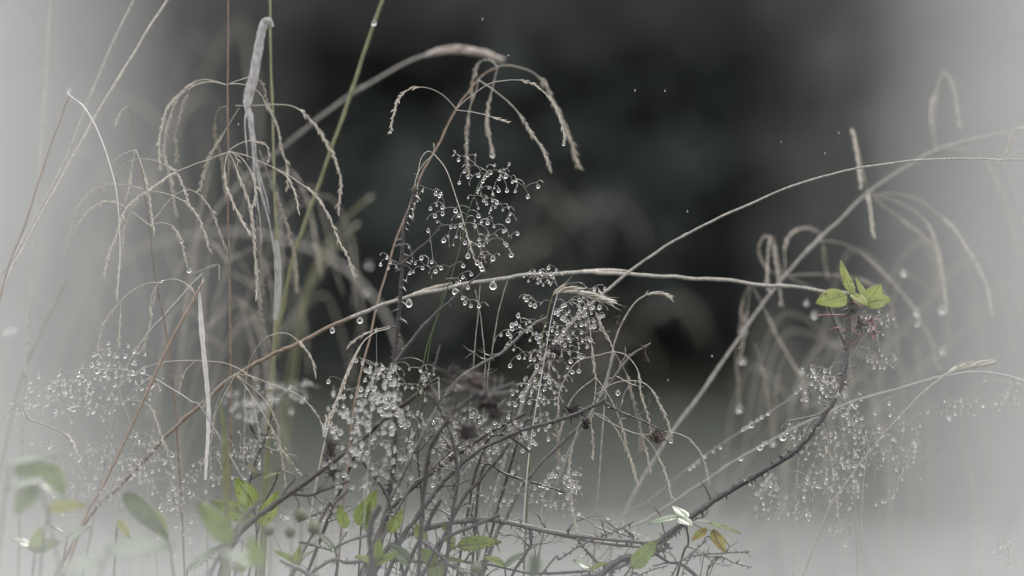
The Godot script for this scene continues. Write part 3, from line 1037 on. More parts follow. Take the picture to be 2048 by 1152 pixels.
func left_grasses() -> void:
	finger_grass("small finger grass with a curled tip left of centre", [258, 214, 265, 242, 272, 298, 283, 342, 290, 390, 299, 450, 304, 505, 311, 562, 325, 622, 336, 685, 346, 770, 356, 900], 0.0, 0.03, 2, 4.5, M.brown, M.straw, [
		[0, 0, 4, 0.05, [258, 214, 249, 215, 241, 226, 235, 238, 230, 252]],
		[0, 0.02, 3.5, 0.45, [272, 300, 246, 308, 224, 330, 211, 360, 205, 385, 202, 412]],
		[0, -0.02, 4, 0.3, [272, 300, 281, 325, 290, 352, 300, 400, 306, 440, 311, 467]],
		[0, 0.0, 6, 0.25, [271, 301, 264, 335, 258, 372, 250, 400, 240, 420]],
		[0.02, -0.01, 3.5, 0.55, [230, 352, 245, 333, 262, 321, 285, 316, 312, 321, 340, 336, 359, 355, 372, 386, 384, 425]],
		[0, 0.01, 3.8, 0.4, [289, 379, 250, 370, 215, 369, 190, 378, 166, 398, 149, 430, 138, 470, 129, 507]],
		[0, -0.01, 3.8, 0.4, [290, 380, 320, 383, 350, 392, 376, 407, 396, 432, 408, 462, 420, 502]],
		[0, 0.0, 4, 0.25, [288, 381, 268, 415, 252, 452, 246, 490, 240, 530, 234, 600]],
		[0, 0.01, 4.2, 0.35, [299, 450, 280, 436, 252, 416, 226, 404, 200, 405, 175, 424, 152, 454, 137, 477]],
		[0, -0.005, 4, 0.3, [299, 450, 325, 446, 345, 453, 361, 480, 369, 503, 374, 526, 377, 537]],
		[0, -0.005, 3.2, 0.3, [330, 447, 346, 456, 356, 470, 365, 483]],
		[0.01, 0.02, 4.5, 0.5, [299, 450, 315, 430, 340, 400, 364, 382, 385, 380, 406, 396, 425, 424, 440, 460, 456, 502]],
		[0, 0.0, 5, 0.5, [318, 564, 287, 570, 256, 590, 226, 620, 206, 650, 196, 702]],
		[0, 0.0, 3, 0.5, [318, 564, 350, 557, 374, 569, 392, 592]],
		[0, 0.0, 4.5, 0.4, [316, 565, 302, 590, 296, 615, 300, 632, 292, 670, 284, 700]],
		[0.01, 0.01, 4, 0.4, [316, 565, 308, 600, 300, 632]],
		[0.0, 0.0, 4.5, 0.2, [240, 605, 241, 625, 238, 655, 236, 692]]])
	dew(at(378, 541, -0.005), 5.0, "drop at the lowest finger tip of the small finger grass", "", 30)
	dew(at(364, 483, -0.005), 3.5, "bead caught on the inner finger of the small finger grass", "", 30)
	dew(at(322, 563, 0.0), 3.2, "tiny drop at the lowest node of the small finger grass", "", 30)
	finger_grass("tall brown finger grass with three whorls, left of the grey folded blade", [457, -40, 456, 80, 455, 168, 456, 300, 457, 450, 460, 600, 462, 750, 461, 900, 458, 1160], 0.03, 0.03, 3, 6, M.brown, M.straw, [
		[0.03, 0.01, 5, 0.25, [455, 170, 430, 162, 405, 159, 380, 168, 356, 190, 336, 215, 325, 250, 320, 292, 322, 343]],
		[0.03, 0.05, 6.5, 0.3, [455, 170, 420, 163, 385, 176, 356, 200, 342, 235, 332, 270, 329, 310, 340, 360, 346, 400, 353, 437]],
		[0.03, 0.06, 5.5, 0.3, [430, 163, 388, 168, 375, 190, 365, 215, 358, 250, 352, 266, 355, 292, 355, 324]],
		[0.03, 0.06, 4, 0.5, [458, 168, 480, 157, 505, 152, 525, 166, 533, 196, 538, 212]],
		[0.03, 0.05, 6, 0.3, [456, 168, 490, 170, 520, 186, 536, 215, 550, 240, 560, 270, 565, 302, 575, 332, 576, 382]],
		[0.04, 0.12, 6, 0.35, [456, 212, 440, 214, 429, 230, 426, 260, 435, 292, 445, 340, 453, 402]],
		[0.04, 0.06, 6, 0.3, [478, 216, 460, 245, 432, 290, 412, 330, 398, 382]],
		[0.05, 0.05, 6.5, 0.35, [470, 212, 510, 211, 545, 208, 577, 210, 602, 221, 626, 246, 647, 276, 666, 310, 678, 346, 682, 376, 676, 427]],
		[0.02, -0.02, 5.5, 0.3, [457, 302, 420, 318, 375, 335, 340, 351, 312, 372, 275, 398, 252, 420, 240, 445, 225, 492, 207, 553]],
		[0.03, 0.03, 3, 0.35, [457, 302, 475, 290, 500, 281, 524, 285, 536, 294, 540, 322]],
		[0.02, 0.0, 4.8, 0.45, [457, 302, 490, 311, 522, 326, 556, 341, 577, 351, 602, 369, 626, 386, 646, 411, 665, 446, 681, 482, 696, 512, 711, 556]],
		[0.02, 0.0, 4, 0.2, [556, 341, 570, 353, 582, 374, 590, 397, 593, 424]],
		[0.02, 0.0, 5, 0.2, [457, 302, 450, 330, 452, 362, 462, 392, 476, 422, 490, 446, 503, 472]],
		[0.02, 0.01, 5, 0.25, [457, 302, 471, 328, 482, 360, 492, 386, 500, 412, 506, 452]],
		[0.02, 0.0, 5.5, 0.2, [458, 304, 478, 312, 492, 326, 503, 347, 511, 372, 509, 400, 503, 424, 507, 482, 511, 542, 514, 602]],
		[0.02, 0.02, 2.2, 0.3, [458, 302, 470, 312, 476, 326, 472, 333]],
		[0.05, 0.1, 7, 0.2, [520, 300, 534, 345, 548, 382, 566, 422, 581, 472, 591, 520, 592, 585]],
		[0.05, 0.1, 7, 0.15, [512, 430, 520, 490, 524, 540, 526, 590]],
		[0.05, 0.1, 7, 0.25, [505, 450, 515, 560, 522, 640, 540, 690]]])
	finger_grass("wiry finger grass fanned low under the white folded blade", [470, 747, 440, 790, 425, 850, 418, 940, 416, 1050], 0.0, 0.02, 2, 4, M.grey_stem, M.straw, [
		[0, 0, 2.6, 0.7, [470, 748, 500, 752, 550, 770, 600, 790, 636, 828, 652, 864]],
		[0, 0, 3, 0.5, [470, 748, 500, 782, 512, 830, 522, 884]],
		[0, 0.02, 4.5, 0.4, [472, 748, 532, 800, 556, 850, 564, 900, 600, 950]],
		[0, 0, 2.8, 0.4, [470, 748, 444, 762, 422, 786, 400, 820]],
		[0, 0, 3.5, 0.4, [475, 750, 530, 830, 556, 880, 566, 930, 572, 985]],
		[0, 0, 3, 0.6, [390, 721, 332, 725, 291, 736, 250, 762, 224, 792]],
		[0, 0, 3.2, 0.35, [390, 721, 372, 740, 363, 765, 358, 790]],
		[0, 0, 2.4, 0.7, [390, 721, 430, 722, 456, 726, 486, 741, 512, 760]],
		[0, 0, 3.4, 0.4, [470, 748, 430, 830, 424, 880, 400, 940]],
		[0.01, 0, 4.5, 0.3, [240, 806, 270, 800, 297, 812, 312, 845, 325, 880, 348, 935]]])
	finger_grass("short drooping finger grass crossing the arching stem near its foot", [530, 676, 505, 710, 492, 760, 488, 860, 486, 1000], 0.0, 0.03, 2, 4, M.straw_dim, M.straw, [
		[0, 0, 5, 0.45, [530, 676, 556, 666, 580, 668, 604, 690, 624, 715, 633, 757]]])
	finger_grass("faint grass arching above the left dewy panicle", [150, 895, 138, 880, 118, 862, 60, 840, 10, 830], 0.05, 0.0, 3, 3, M.straw_dim, M.straw, [
		[0.05, 0.0, 5, 0.2, [118, 862, 138, 874, 148, 890, 152, 905]]])

func centre_grasses() -> void:
	finger_grass("bowed finger grass on a russet stem at top centre", [996, 133, 966, 150, 940, 181, 912, 218, 890, 262, 868, 306, 842, 352, 817, 420, 792, 480, 768, 560, 752, 620, 736, 690, 716, 770, 700, 880], 0.1, 0.02, 3, 5, M.russet, M.straw, [
		[0.03, 0.0, 4, 0.4, [912, 218, 890, 193, 865, 177, 840, 171, 816, 177, 800, 193, 790, 215, 785, 240, 781, 268]],
		[0.03, 0.01, 4.2, 0.45, [912, 218, 940, 195, 980, 170, 1020, 162, 1056, 166, 1086, 185, 1106, 210, 1118, 240, 1126, 270, 1127, 292]],
		[0.03, 0.0, 3.4, 0.65, [912, 219, 945, 225, 980, 234, 1018, 246]],
		[0.07, 0.09, 6, 0.3, [957, 160, 950, 190, 940, 216, 935, 260, 932, 312, 938, 352]],
		[0.07, 0.06, 6, 0.4, [957, 160, 986, 180, 1030, 220, 1064, 268, 1086, 302, 1101, 346]],
		[0.1, 0.12, 6, 0.35, [995, 133, 985, 122, 965, 120, 953, 134, 946, 165, 945, 202]],
		[0.1, 0.1, 6.5, 0.3, [995, 135, 985, 170, 978, 202, 976, 240, 979, 272, 986, 312]],
		[0.1, 0.12, 10, 0.3, [995, 133, 1020, 131, 1055, 140, 1086, 165, 1101, 190, 1121, 232, 1141, 282, 1161, 337]],
		[0.02, 0.0, 2.4, 0.55, [868, 307, 855, 302, 843, 314, 838, 340, 834, 370, 826, 432]],
		[0.02, 0.0, 1.9, 0.8, [868, 308, 850, 329, 836, 352, 830, 384]],
		[0.02, 0.0, 2.6, 0.7, [868, 308, 889, 333, 905, 368, 917, 405, 928, 440, 938, 480, 950, 521]],
		[0.02, 0.02, 1.8, 0.6, [868, 308, 869, 300, 870, 291]]])
	dew(at(985, 310, 0.1), 5, "soft drop at the tip of the straight finger, top centre", "", 25)
	dew(at(781, 264, 0.0), 2.6, "tiny drop on the left curled finger tip, top centre", "", 25)
	dew(at(1127, 289, 0.01), 2.8, "tiny drop on the right finger tip, top centre", "", 25)
	finger_grass("finger grass drooping over the tangle right of centre", [1228, 703, 1218, 740, 1200, 790, 1180, 830, 1150, 880, 1120, 950, 1090, 1050], 0.0, 0.02, 5, 6, M.grey_stem, M.straw, [
		[0, 0, 5, 0.15, [1228, 703, 1214, 675, 1200, 650, 1194, 636, 1190, 626]],
		[0, 0.0, 4.4, 0.3, [1228, 703, 1252, 710, 1275, 740, 1284, 790, 1298, 838, 1309, 874]],
		[0.02, 0.06, 7, 0.25, [1228, 703, 1254, 750, 1268, 800, 1278, 850, 1281, 906]],
		[0, 0, 4.2, 0.5, [1190, 790, 1220, 770, 1250, 762, 1284, 765, 1306, 784, 1326, 822, 1339, 858, 1342, 884]],
		[0, 0, 4, 0.35, [1184, 824, 1214, 836, 1238, 868, 1252, 900, 1262, 925, 1275, 967]],
		[0, 0, 4, 0.4, [1192, 755, 1222, 800, 1240, 842, 1254, 888, 1272, 962]],
		[0, 0, 3.4, 0.65, [1180, 822, 1230, 850, 1280, 868, 1330, 862, 1368, 871, 1394, 898, 1406, 922, 1418, 970]],
		[0, 0, 3.8, 0.3, [1285, 868, 1305, 890, 1320, 918, 1334, 955, 1345, 998]],
		[0, 0, 3.4, 0.3, [1284, 868, 1288, 885, 1296, 912, 1303, 942]],
		[0, 0, 4, 0.25, [1166, 828, 1152, 868, 1140, 920, 1140, 972, 1146, 1022, 1157, 1078]],
		[0, 0, 4, 0.3, [1180, 826, 1186, 850, 1189, 880, 1187, 918]],
		[0.03, 0.05, 6, 0.2, [1112, 830, 1114, 870, 1118, 924]],
		[0.0, 0.0, 3, 0.6, [1228, 703, 1180, 712, 1150, 725, 1120, 780, 1115, 840]],
		[0, 0, 3.5, 0.4, [1178, 640, 1184, 700, 1192, 755]],
		[0, 0, 3.2, 0.5, [1192, 755, 1150, 790, 1130, 830, 1118, 880]],
		[0, 0, 3.2, 0.4, [1192, 755, 1188, 800, 1180, 850]]])
	dew(at(1236, 786, 0.0), 4.6, "single drop hanging between the drooping fingers right of centre", "", 30)
	dew(at(1342, 882, 0.0), 4.2, "drop at the tip of the far arched finger right of centre", "", 30)
	finger_grass("single straw spike nodding to the right of the dry ear", [1300, 588, 1272, 604, 1240, 652, 1226, 700, 1215, 760, 1205, 860], 0.02, 0.02, 3, 4, M.straw_dim, M.straw, [
		[0.02, 0.02, 6.5, 0.1, [1280, 597, 1300, 588, 1326, 588, 1346, 599]]])
	# thin upright stems between the panicles
	for a in [[[960, 570, 955, 640, 948, 720, 940, 800], "left of the thorn cane's bare twig end"], [[690 + 260, 580, 962, 640, 970, 720, 966, 800], "short and pale, beside the first"], [[1015, 560, 998, 620, 985, 700, 972, 780], "leaning right above the tangle"]]:
		finger_grass("thin wiry stem above the tangle, " + a[1], a[0], 0.02, 0.03, 2, 3, M.straw_dim, M.straw, [])
	# wispy grass at the left of the bright drops
	finger_grass("pale wispy grass leaning over the bright cluster of drops", [780, 655, 745, 668, 722, 690, 700, 730, 684, 770, 665, 830, 650, 880], 0.0, -0.02, 2, 3.5, M.straw, M.straw, [
		[0, 0, 3.6, 0.35, [780, 652, 745, 660, 715, 676, 692, 697]],
		[0, -0.02, 4.8, 0.1, [722, 690, 700, 732, 683, 775, 662, 822, 642, 862]],
		[0, -0.02, 2.6, 0.4, [650, 830, 660, 850, 675, 880]]])
	# dry ear
	var raw := to_ground(path([1108, 588, 1098, 618, 1086, 670, 1078, 740, 1070, 820, 1060, 930], 0.0, 0.03))
	var t := thing("eared_grass", "dry grass ear nodding over the dewy panicle right of centre", "grass", Vector3(raw[raw.size() - 1].x, 0, raw[raw.size() - 1].z))
	culm(t, raw, 3, 5, M.olive)
	ear(t, path([1106, 590, 1120, 582, 1150, 581, 1190, 593, 1222, 604], 0.0, 0.0), 17, 24, 48, M.straw, 32, 22)

func right_grasses() -> void:
	var t := finger_grass("sharp slender stem arching to the right edge", [2090, 321, 2008, 319, 1950, 317, 1850, 320, 1750, 331, 1650, 351, 1550, 386, 1450, 430, 1385, 463, 1350, 481, 1300, 513, 1250, 550, 1200, 592, 1140, 650, 1080, 730, 1040, 820], 0.0, 0.05, 3, 8, M.straw_dim, M.straw, [
		[0, 0, 5.5, 0.1, [2008, 320, 2014, 300, 2022, 275, 2030, 260, 2040, 256, 2048, 262]],
		[0, 0, 4, 0.2, [2008, 320, 2022, 295, 2034, 268]],
		[0, 0, 3.2, 0.5, [2008, 320, 1998, 322, 1990, 328]],
		[0, 0, 1.9, 0.8, [2008, 321, 2020, 360, 2034, 400, 2050, 450]],
		[0, 0, 1.9, 0.8, [2008, 320, 2030, 308, 2060, 296]]])
	origin = t.position
	finger_grass("tall blurred finger grass leaning right behind the leafy bramble top", [2090, 258, 2010, 266, 1940, 280, 1870, 302, 1800, 341, 1735, 386, 1690, 430, 1650, 467, 1590, 527, 1530, 602, 1460, 702, 1400, 790, 1330, 885, 1250, 1030], 0.2, 0.14, 4.5, 7, M.straw_dim, M.straw, [
		[0.2, 0.15, 7.2, 0.1, [1738, 384, 1724, 340, 1712, 296, 1704, 262, 1709, 290, 1716, 330, 1722, 382]],
		[0.2, 0.15, 6.5, 0.1, [1735, 380, 1741, 420, 1747, 477]],
		[0.2, 0.14, 5.8, 0.4, [1738, 388, 1790, 387, 1842, 402, 1900, 450, 1940, 502, 1970, 562, 1986, 632]],
		[0.2, 0.16, 5.8, 0.4, [1742, 392, 1800, 406, 1850, 440, 1876, 490, 1889, 560, 1896, 622]],
		[0.2, 0.2, 5.8, 0.3, [1745, 396, 1800, 438, 1850, 476, 1872, 500, 1884, 560]],
		[0.2, 0.18, 5.8, 0.3, [1871, 300, 1869, 240, 1874, 180, 1886, 148, 1901, 160, 1912, 200, 1922, 256]],
		[0.2, 0.22, 5.0, 0.3, [1870, 290, 1862, 240, 1864, 205, 1874, 186]],
		[0.2, 0.2, 5.8, 0.3, [1890, 296, 1955, 308, 1998, 372, 2022, 440, 2040, 512]],
		[0.18, 0.15, 5.4, 0.2, [1562, 556, 1530, 535, 1516, 502, 1526, 476, 1541, 474]],
		[0.18, 0.15, 5.0, 0.2, [1564, 556, 1553, 512, 1541, 476, 1533, 530, 1534, 585]],
		[0.18, 0.16, 5.8, 0.2, [1566, 556, 1556, 520, 1546, 490, 1553, 540, 1562, 612]],
		[0.18, 0.2, 5.8, 0.3, [1570, 552, 1570, 492, 1586, 465, 1614, 456, 1642, 467]],
		[0.18, 0.22, 5.8, 0.4, [1574, 548, 1622, 492, 1666, 483, 1712, 500, 1760, 540, 1802, 584, 1850, 660, 1880, 740]],
		[0.18, 0.22, 5.8, 0.2, [1642, 470, 1650, 520, 1656, 560]],
		[0.18, 0.2, 5.8, 0.3, [1500, 566, 1488, 600, 1484, 640, 1480, 666]],
		[0.18, 0.2, 5.8, 0.3, [1502, 568, 1492, 640, 1484, 700, 1477, 728]],
		[0.18, 0.2, 6.5, 0.2, [1505, 572, 1540, 640, 1570, 700, 1602, 760, 1612, 820]],
		[0.18, 0.22, 6.5, 0.2, [1470, 690, 1472, 740, 1476, 780, 1479, 816]],
		[0.18, 0.22, 6.5, 0.2, [1510, 690, 1530, 760, 1542, 820, 1547, 880]],
		[0.18, 0.24, 6.5, 0.25, [1575, 700, 1556, 760, 1552, 820, 1550, 872]],
		[0.18, 0.24, 5.8, 0.4, [1580, 556, 1640, 590, 1680, 660, 1700, 740, 1700, 800]],
		[0.18, 0.24, 5.8, 0.4, [1574, 552, 1640, 548, 1720, 560, 1770, 590, 1790, 640, 1796, 700]]])
	var spots := [[1488, 664, 7], [1486, 722, 7], [1479, 818, 7.5], [1546, 886, 7], [1808, 545, 7], [1885, 620, 8], [1834, 624, 7], [1629, 630, 7], [1836, 648, 5], [1690, 788, 6], [1832, 884, 7], [1613, 606, 5], [1900, 834, 6], [1886, 702, 6], [1605, 742, 6]]
	spots.sort_custom(func(p, q): return p[0] < q[0])
	for i in spots.size():
		var s: Array = spots[i]
		dew(at(s[0], s[1], 0.19), s[2], "soft round drop blurred behind the leafy bramble top, %s from the left" % ordinal(i), "blurred drops at the right", 3)
	# long stems carrying rows of beads
	var raw := to_ground(path([1660, 735, 1640, 752, 1600, 782, 1540, 824, 1440, 890, 1380, 934, 1300, 1000, 1220, 1062], 0.05, 0.12))
	t = thing("grass_stem", "thin slanting stem strung with a row of small beads", "grass", Vector3(raw[raw.size() - 1].x, 0, raw[raw.size() - 1].z))
	culm(t, raw, 2.2, 4, M.grey_stem)
	var beads := [[1380, 937, 4], [1388, 931, 4], [1397, 924, 3.5], [1410, 913, 4], [1427, 903, 3], [1441, 895, 3.5], [1487, 858, 4], [1495, 854, 3.5], [1503, 850, 5.5], [1515, 840, 3.5], [1524, 834, 4], [1536, 827, 4], [1593, 785, 3.5], [1602, 775, 3.5]]
	for i in beads.size():
		var s: Array = beads[i]
		dew(at(s[0], s[1], 0.055), s[2], "%s bead from the lower end of the row along the thin slanting stem" % ordinal(i), "beads along the slanting stem", 8)
	raw = to_ground(path([2090, 790, 2048, 762, 2000, 748, 1950, 745, 1890, 752, 1800, 776, 1700, 806, 1640, 831, 1560, 872, 1480, 916, 1400, 968, 1300, 1036, 1220, 1092], 0.04, 0.1))
	t = thing("grass_stem", "longer slanting stem running on to the right edge below the beaded one", "grass", Vector3(raw[raw.size() - 1].x, 0, raw[raw.size() - 1].z))
	culm(t, raw, 3.5, 6, M.grey_stem)
	var under := [[1482, 917, 5], [1520, 895, 6], [1527, 888, 4], [1533, 885, 3.5], [1566, 874, 7.5], [1672, 822, 4]]
	for i in under.size():
		var s: Array = under[i]
		dew(at(s[0], s[1], 0.05), s[2], "%s drop from the lower end under the longer slanting stem" % ordinal(i), "drops under the longer slanting stem", 8)
	# second ear
	raw = to_ground(path([1898, 745, 1850, 782, 1800, 832, 1740, 902, 1690, 970, 1640, 1060], 0.0, 0.03))
	t = thing("eared_grass", "dry grass ear pointing right in the mist at right", "grass", Vector3(raw[raw.size() - 1].x, 0, raw[raw.size() - 1].z))
	culm(t, raw, 3, 5, M.straw)
	ear(t, path([1894, 748, 1915, 738, 1945, 730, 1978, 726], 0.0, 0.0), 17, 22, 40, M.straw, 33, 14)

func brambles() -> void:
	var t: Node3D
	var raw: PackedVector3Array
	# upright thorny cane
	raw = to_ground(path([832, 372, 823, 410, 809, 450, 804, 500, 803, 550, 800, 600, 796, 650, 790, 702, 788, 745, 790, 800, 790, 860, 785, 950, 770, 1050, 748, 1152], 0.0, 0.02))
	t = thing("bramble", "upright thorny grey cane with a bare side twig, centre", "bramble", Vector3(raw[raw.size() - 1].x, 0, raw[raw.size() - 1].z))
	cane(t, raw, 7, 13, 14, 13, M.cane, 1)
	cane(t, path([790, 726, 830, 672, 868, 630, 900, 602, 935, 568, 967, 545], 0.0, 0.0), 8, 3.5, 60, 7, M.cane, 2, "side_cane")
	cane(t, path([803, 528, 830, 503, 858, 480, 886, 446], 0.0, 0.0), 6, 2.5, 40, 6, M.cane_brown, 3, "side_cane")
	stalk(t, [832, 372, 836, 352, 826, 348], 0, 0, 3, 1.2, M.cane_brown)
	var b := bag()
	lump(b, at(831, 380, 0), Vector3(4, 7, 4) * PX, 3, 0.5)
	commit("dry_tip", b, M.dry_leaf, t)
	extra_twigs = 7
	# broken doubled stub
	raw = to_ground(path([876, 757, 850, 776, 815, 804, 780, 830, 740, 866, 700, 930], 0.0, 0.03))
	t = thing("bramble", "short snapped cane stub beside the upright thorny cane", "bramble", Vector3(raw[raw.size() - 1].x, 0, raw[raw.size() - 1].z))
	cane(t, raw, 8, 9, 0, 0, M.cane_brown, 4)
	stalk(t, [877, 754, 878, 800, 879, 870, 878, 960, 874, 1010], 0.0, 0.0, 4, 4, M.grey_stem, "split_fibre")
	# pale long cane rising right
	raw = to_ground(path([1096, 634, 1072, 646, 1050, 662, 1008, 702, 985, 716, 950, 735, 915, 760, 885, 800, 862, 836, 830, 900, 795, 970, 760, 1060], 0.0, -0.02))
	t = thing("bramble", "pale smooth cane rising to the right above the dark seed heads", "bramble", Vector3(raw[raw.size() - 1].x, 0, raw[raw.size() - 1].z))
	cane(t, raw, 5, 9, 90, 7, M.cane_grey, 5)
	scraggle(t, 1078, 640, 0.0, 10, 10, M.dry_leaf, 9)
	# dark twig with a curled dead leaf
	raw = to_ground(path([1220, 664, 1180, 665, 1145, 680, 1118, 700, 1098, 728, 1080, 765, 1060, 830, 1030, 900], 0.0, 0.02))
	t = thing("bramble", "dark thin twig with a curled dead leaf inside the right dewy panicle", "bramble", Vector3(raw[raw.size() - 1].x, 0, raw[raw.size() - 1].z))
	cane(t, raw, 3.5, 7, 45, 6, M.cane, 6)
	b = bag()
	lump(b, at(1112, 699, -0.005), Vector3(9, 8, 7) * PX, 12, 0.95)
	commit("dead_leaf", b, M.dry_head, t)
	scraggle(t, 1112, 699, -0.005, 10, 10, M.dry_head, 12)
	leaflet(t, at(1100, 690, 0), at(1125, 712, -0.01), 0.006, Vector3(0.2, 0.3, 1), 0.5, 1.5, Color(0.04, 0.03, 0.028), Color(0.07, 0.05, 0.04), M.felt, 5, Color(0, 0, 0, 0), "dead_leaf")
	# forked cane to the right with withered clusters
	raw = to_ground(path([1210, 800, 1170, 820, 1130, 836, 1080, 850, 1040, 862, 990, 884, 950, 906, 905, 945, 870, 985, 830, 1040, 790, 1110], -0.01, -0.03))
	t = thing("bramble", "forked dark cane reaching right with a withered cluster at its end", "bramble", Vector3(raw[raw.size() - 1].x, 0, raw[raw.size() - 1].z))
	cane(t, raw, 7, 11, 30, 8, M.cane, 7)
	cane(t, path([1205, 803, 1240, 824, 1275, 838, 1305, 852, 1334, 866], -0.01, 0.0), 5, 3, 24, 6, M.cane, 8, "side_cane")
	b = bag()
	lump(b, at(1314, 872, 0), Vector3(8, 11, 7) * PX, 21, 0.9, 1.5)
	scraggle(t, 1314, 872, 0.0, 13, 14, M.dry_leaf, 21)
	commit("withered_cluster", b, M.dry_leaf, t)
	b = bag()
	lump(b, at(1145, 822, 0), Vector3(16, 6, 9) * PX, 22, 0.9, 1.6)
	scraggle(t, 1140, 822, 0.0, 14, 16, M.dry_head, 22)
	scraggle(t, 1158, 826, 0.0, 9, 8, M.dry_head, 25)
	commit("withered_cluster", b, M.dry_head, t)
	b = bag()
	lump(b, at(1172, 848, 0), Vector3(6, 8, 6) * PX, 23, 0.9, 1.6)
	scraggle(t, 1172, 848, 0.0, 8, 7, M.dry_head, 23)
	commit("withered_cluster", b, M.dry_head, t)
	for q in [[1312, 868, 1322, 850], [1318, 874, 1330, 878], [1308, 880, 1294, 890], [1316, 884, 1322, 897], [1306, 866, 1298, 858]]:
		stalk(t, [q[0], q[1], (q[0] + q[2]) * 0.5 + 2, (q[1] + q[3]) * 0.5 - 3, q[2], q[3]], 0, 0, 2.6, 1.0, M.dry_leaf, "sepal")
	# straight cane slanting from the bottom, ends in a bare tip
	raw = to_ground(path([1302, 687, 1266, 708, 1240, 738, 1214, 775, 1190, 815, 1160, 852, 1130, 880, 1080, 928, 1040, 980, 1010, 1040, 985, 1090], 0.02, 0.0))
	t = thing("bramble", "long straight cane slanting up to a bare tip right of centre", "bramble", Vector3(raw[raw.size() - 1].x, 0, raw[raw.size() - 1].z))
	cane(t, raw, 4, 10, 36, 8, M.cane_grey, 9)
	stalk(t, [1296, 690, 1290, 705, 1298, 722, 1286, 715], 0.02, 0.02, 3, 1.2, M.dry_leaf, "withered_bud")
	stalk(t, [1250, 640, 1232, 648, 1240, 632, 1228, 636], 0.02, 0.02, 3, 1.2, M.dry_leaf, "withered_bud")
	# twin canes through the tangle
	raw = to_ground(path([1052, 826, 1000, 854, 960, 878, 920, 905, 880, 935, 845, 960, 800, 1000, 760, 1060], 0.0, 0.0))
	t = thing("bramble", "cane running up the middle of the dewy tangle", "bramble", Vector3(raw[raw.size() - 1].x, 0, raw[raw.size() - 1].z))
	cane(t, raw, 6, 10, 30, 8, M.cane_brown, 10)
	raw = to_ground(path([1020, 885, 990, 925, 955, 965, 925, 1000, 895, 1060, 870, 1130], -0.02, -0.02))
	t = thing("bramble", "short cane crossing under the tangle to the left of the level cane", "bramble", Vector3(raw[raw.size() - 1].x, 0, raw[raw.size() - 1].z))
	cane(t, raw, 6, 9, 40, 8, M.cane, 11)
	raw = to_ground(path([1062, 905, 1030, 880, 1000, 868, 975, 880, 960, 920, 940, 1000], 0.0, 0.0))
	t = thing("bramble", "crooked little twig hooked under the tangle", "bramble", Vector3(raw[raw.size() - 1].x, 0, raw[raw.size() - 1].z))
	cane(t, raw, 5, 6, 40, 6, M.cane_brown, 12)
	raw = to_ground(path([1130, 985, 1090, 972, 1040, 958, 1005, 945, 975, 928, 960, 960, 950, 1060], 0.0, 0.0))
	t = thing("bramble", "thin spiny twig pointing right over the low level cane", "bramble", Vector3(raw[raw.size() - 1].x, 0, raw[raw.size() - 1].z))
	cane(t, raw, 4, 7, 18, 7, M.cane_brown, 13)
	# dark cane at lower left
	raw = to_ground(path([690, 905, 650, 936, 610, 966, 575, 990, 540, 1015, 500, 1046, 470, 1080, 440, 1152], -0.05, -0.06))
	t = thing("bramble", "thick dark cane slanting from the lower left leaves to the bright drops", "bramble", Vector3(raw[raw.size() - 1].x, 0, raw[raw.size() - 1].z))
	cane(t, raw, 9, 15, 60, 10, M.cane_brown, 14)
	cane(t, path([580, 988, 620, 990, 660, 976, 700, 962], -0.05, -0.06), 6, 4, 0, 0, M.cane, 15, "side_cane")
	for q in [[660, 900, 12, 24], [668, 945, 10, 16], [655, 915, 8, 10]]:
		b = bag()
		lump(b, at(q[0], q[1], -0.07), Vector3(q[2], q[3], q[2]) * PX * 0.6, int(q[1]), 0.9, 1.5)
		commit("withered_cluster", b, M.dry_head, t)
		scraggle(t, q[0], q[1], -0.07, q[3] * 0.75, 12, M.dry_head, int(q[1]))
	stalk(t, [560, 1000, 575, 975, 590, 955, 560, 940, 553, 950], -0.05, -0.05, 4, 2, M.cane_brown)
	# low level cane
	raw = to_ground(path([1340, 1089, 1290, 1085, 1220, 1079, 1150, 1071, 1085, 1061, 1040, 1050, 985, 1040, 930, 1042, 880, 1050, 830, 1064, 790, 1088, 755, 1130], 0.0, 0.0))
	t = thing("bramble", "silvery thorny cane arching low along the bottom centre", "bramble", Vector3(raw[raw.size() - 1].x, 0, raw[raw.size() - 1].z))
	cane(t, raw, 8, 15, 20, 11, M.cane_grey, 16)
	cane(t, path([1060, 1058, 1062, 1085, 1050, 1110, 1030, 1140, 1010, 1180], 0.0, 0.0), 7, 6, 30, 7, M.cane, 17, "side_cane")
	cane(t, path([1085, 1061, 1180, 1082, 1280, 1094, 1345, 1096], 0.01, 0.02), 7, 5, 50, 7, M.cane_grey, 18, "side_cane")
	extra_twigs = 2
	# right cane with fresh leaves
	raw = to_ground(path([1702, 596, 1697, 640, 1694, 690, 1690, 735, 1676, 785, 1645, 835, 1610, 880, 1582, 908, 1520, 945, 1450, 986, 1400, 1020, 1340, 1066, 1280, 1110, 1200, 1152], 0.0, 0.0))
	t = thing("bramble", "thorny cane curving up at right to fresh green leaves", "bramble", Vector3(raw[raw.size() - 1].x, 0, raw[raw.size() - 1].z))
	cane(t, raw, 11, 15, 14, 11, M.cane, 19)
	stalk(t, [1652, 598, 1660, 620, 1672, 650, 1690, 690], 0.0, 0.0, 5, 6, M.cane, "stub")
	stalk(t, [1628, 632, 1650, 630, 1680, 630, 1700, 634], -0.01, 0.0, 2.5, 3, M.red_twig, "red_petiole")
	stalk(t, [1575, 843, 1600, 838, 1640, 828, 1665, 805], -0.01, 0.0, 4, 6, M.cane_grey, "side_twig")
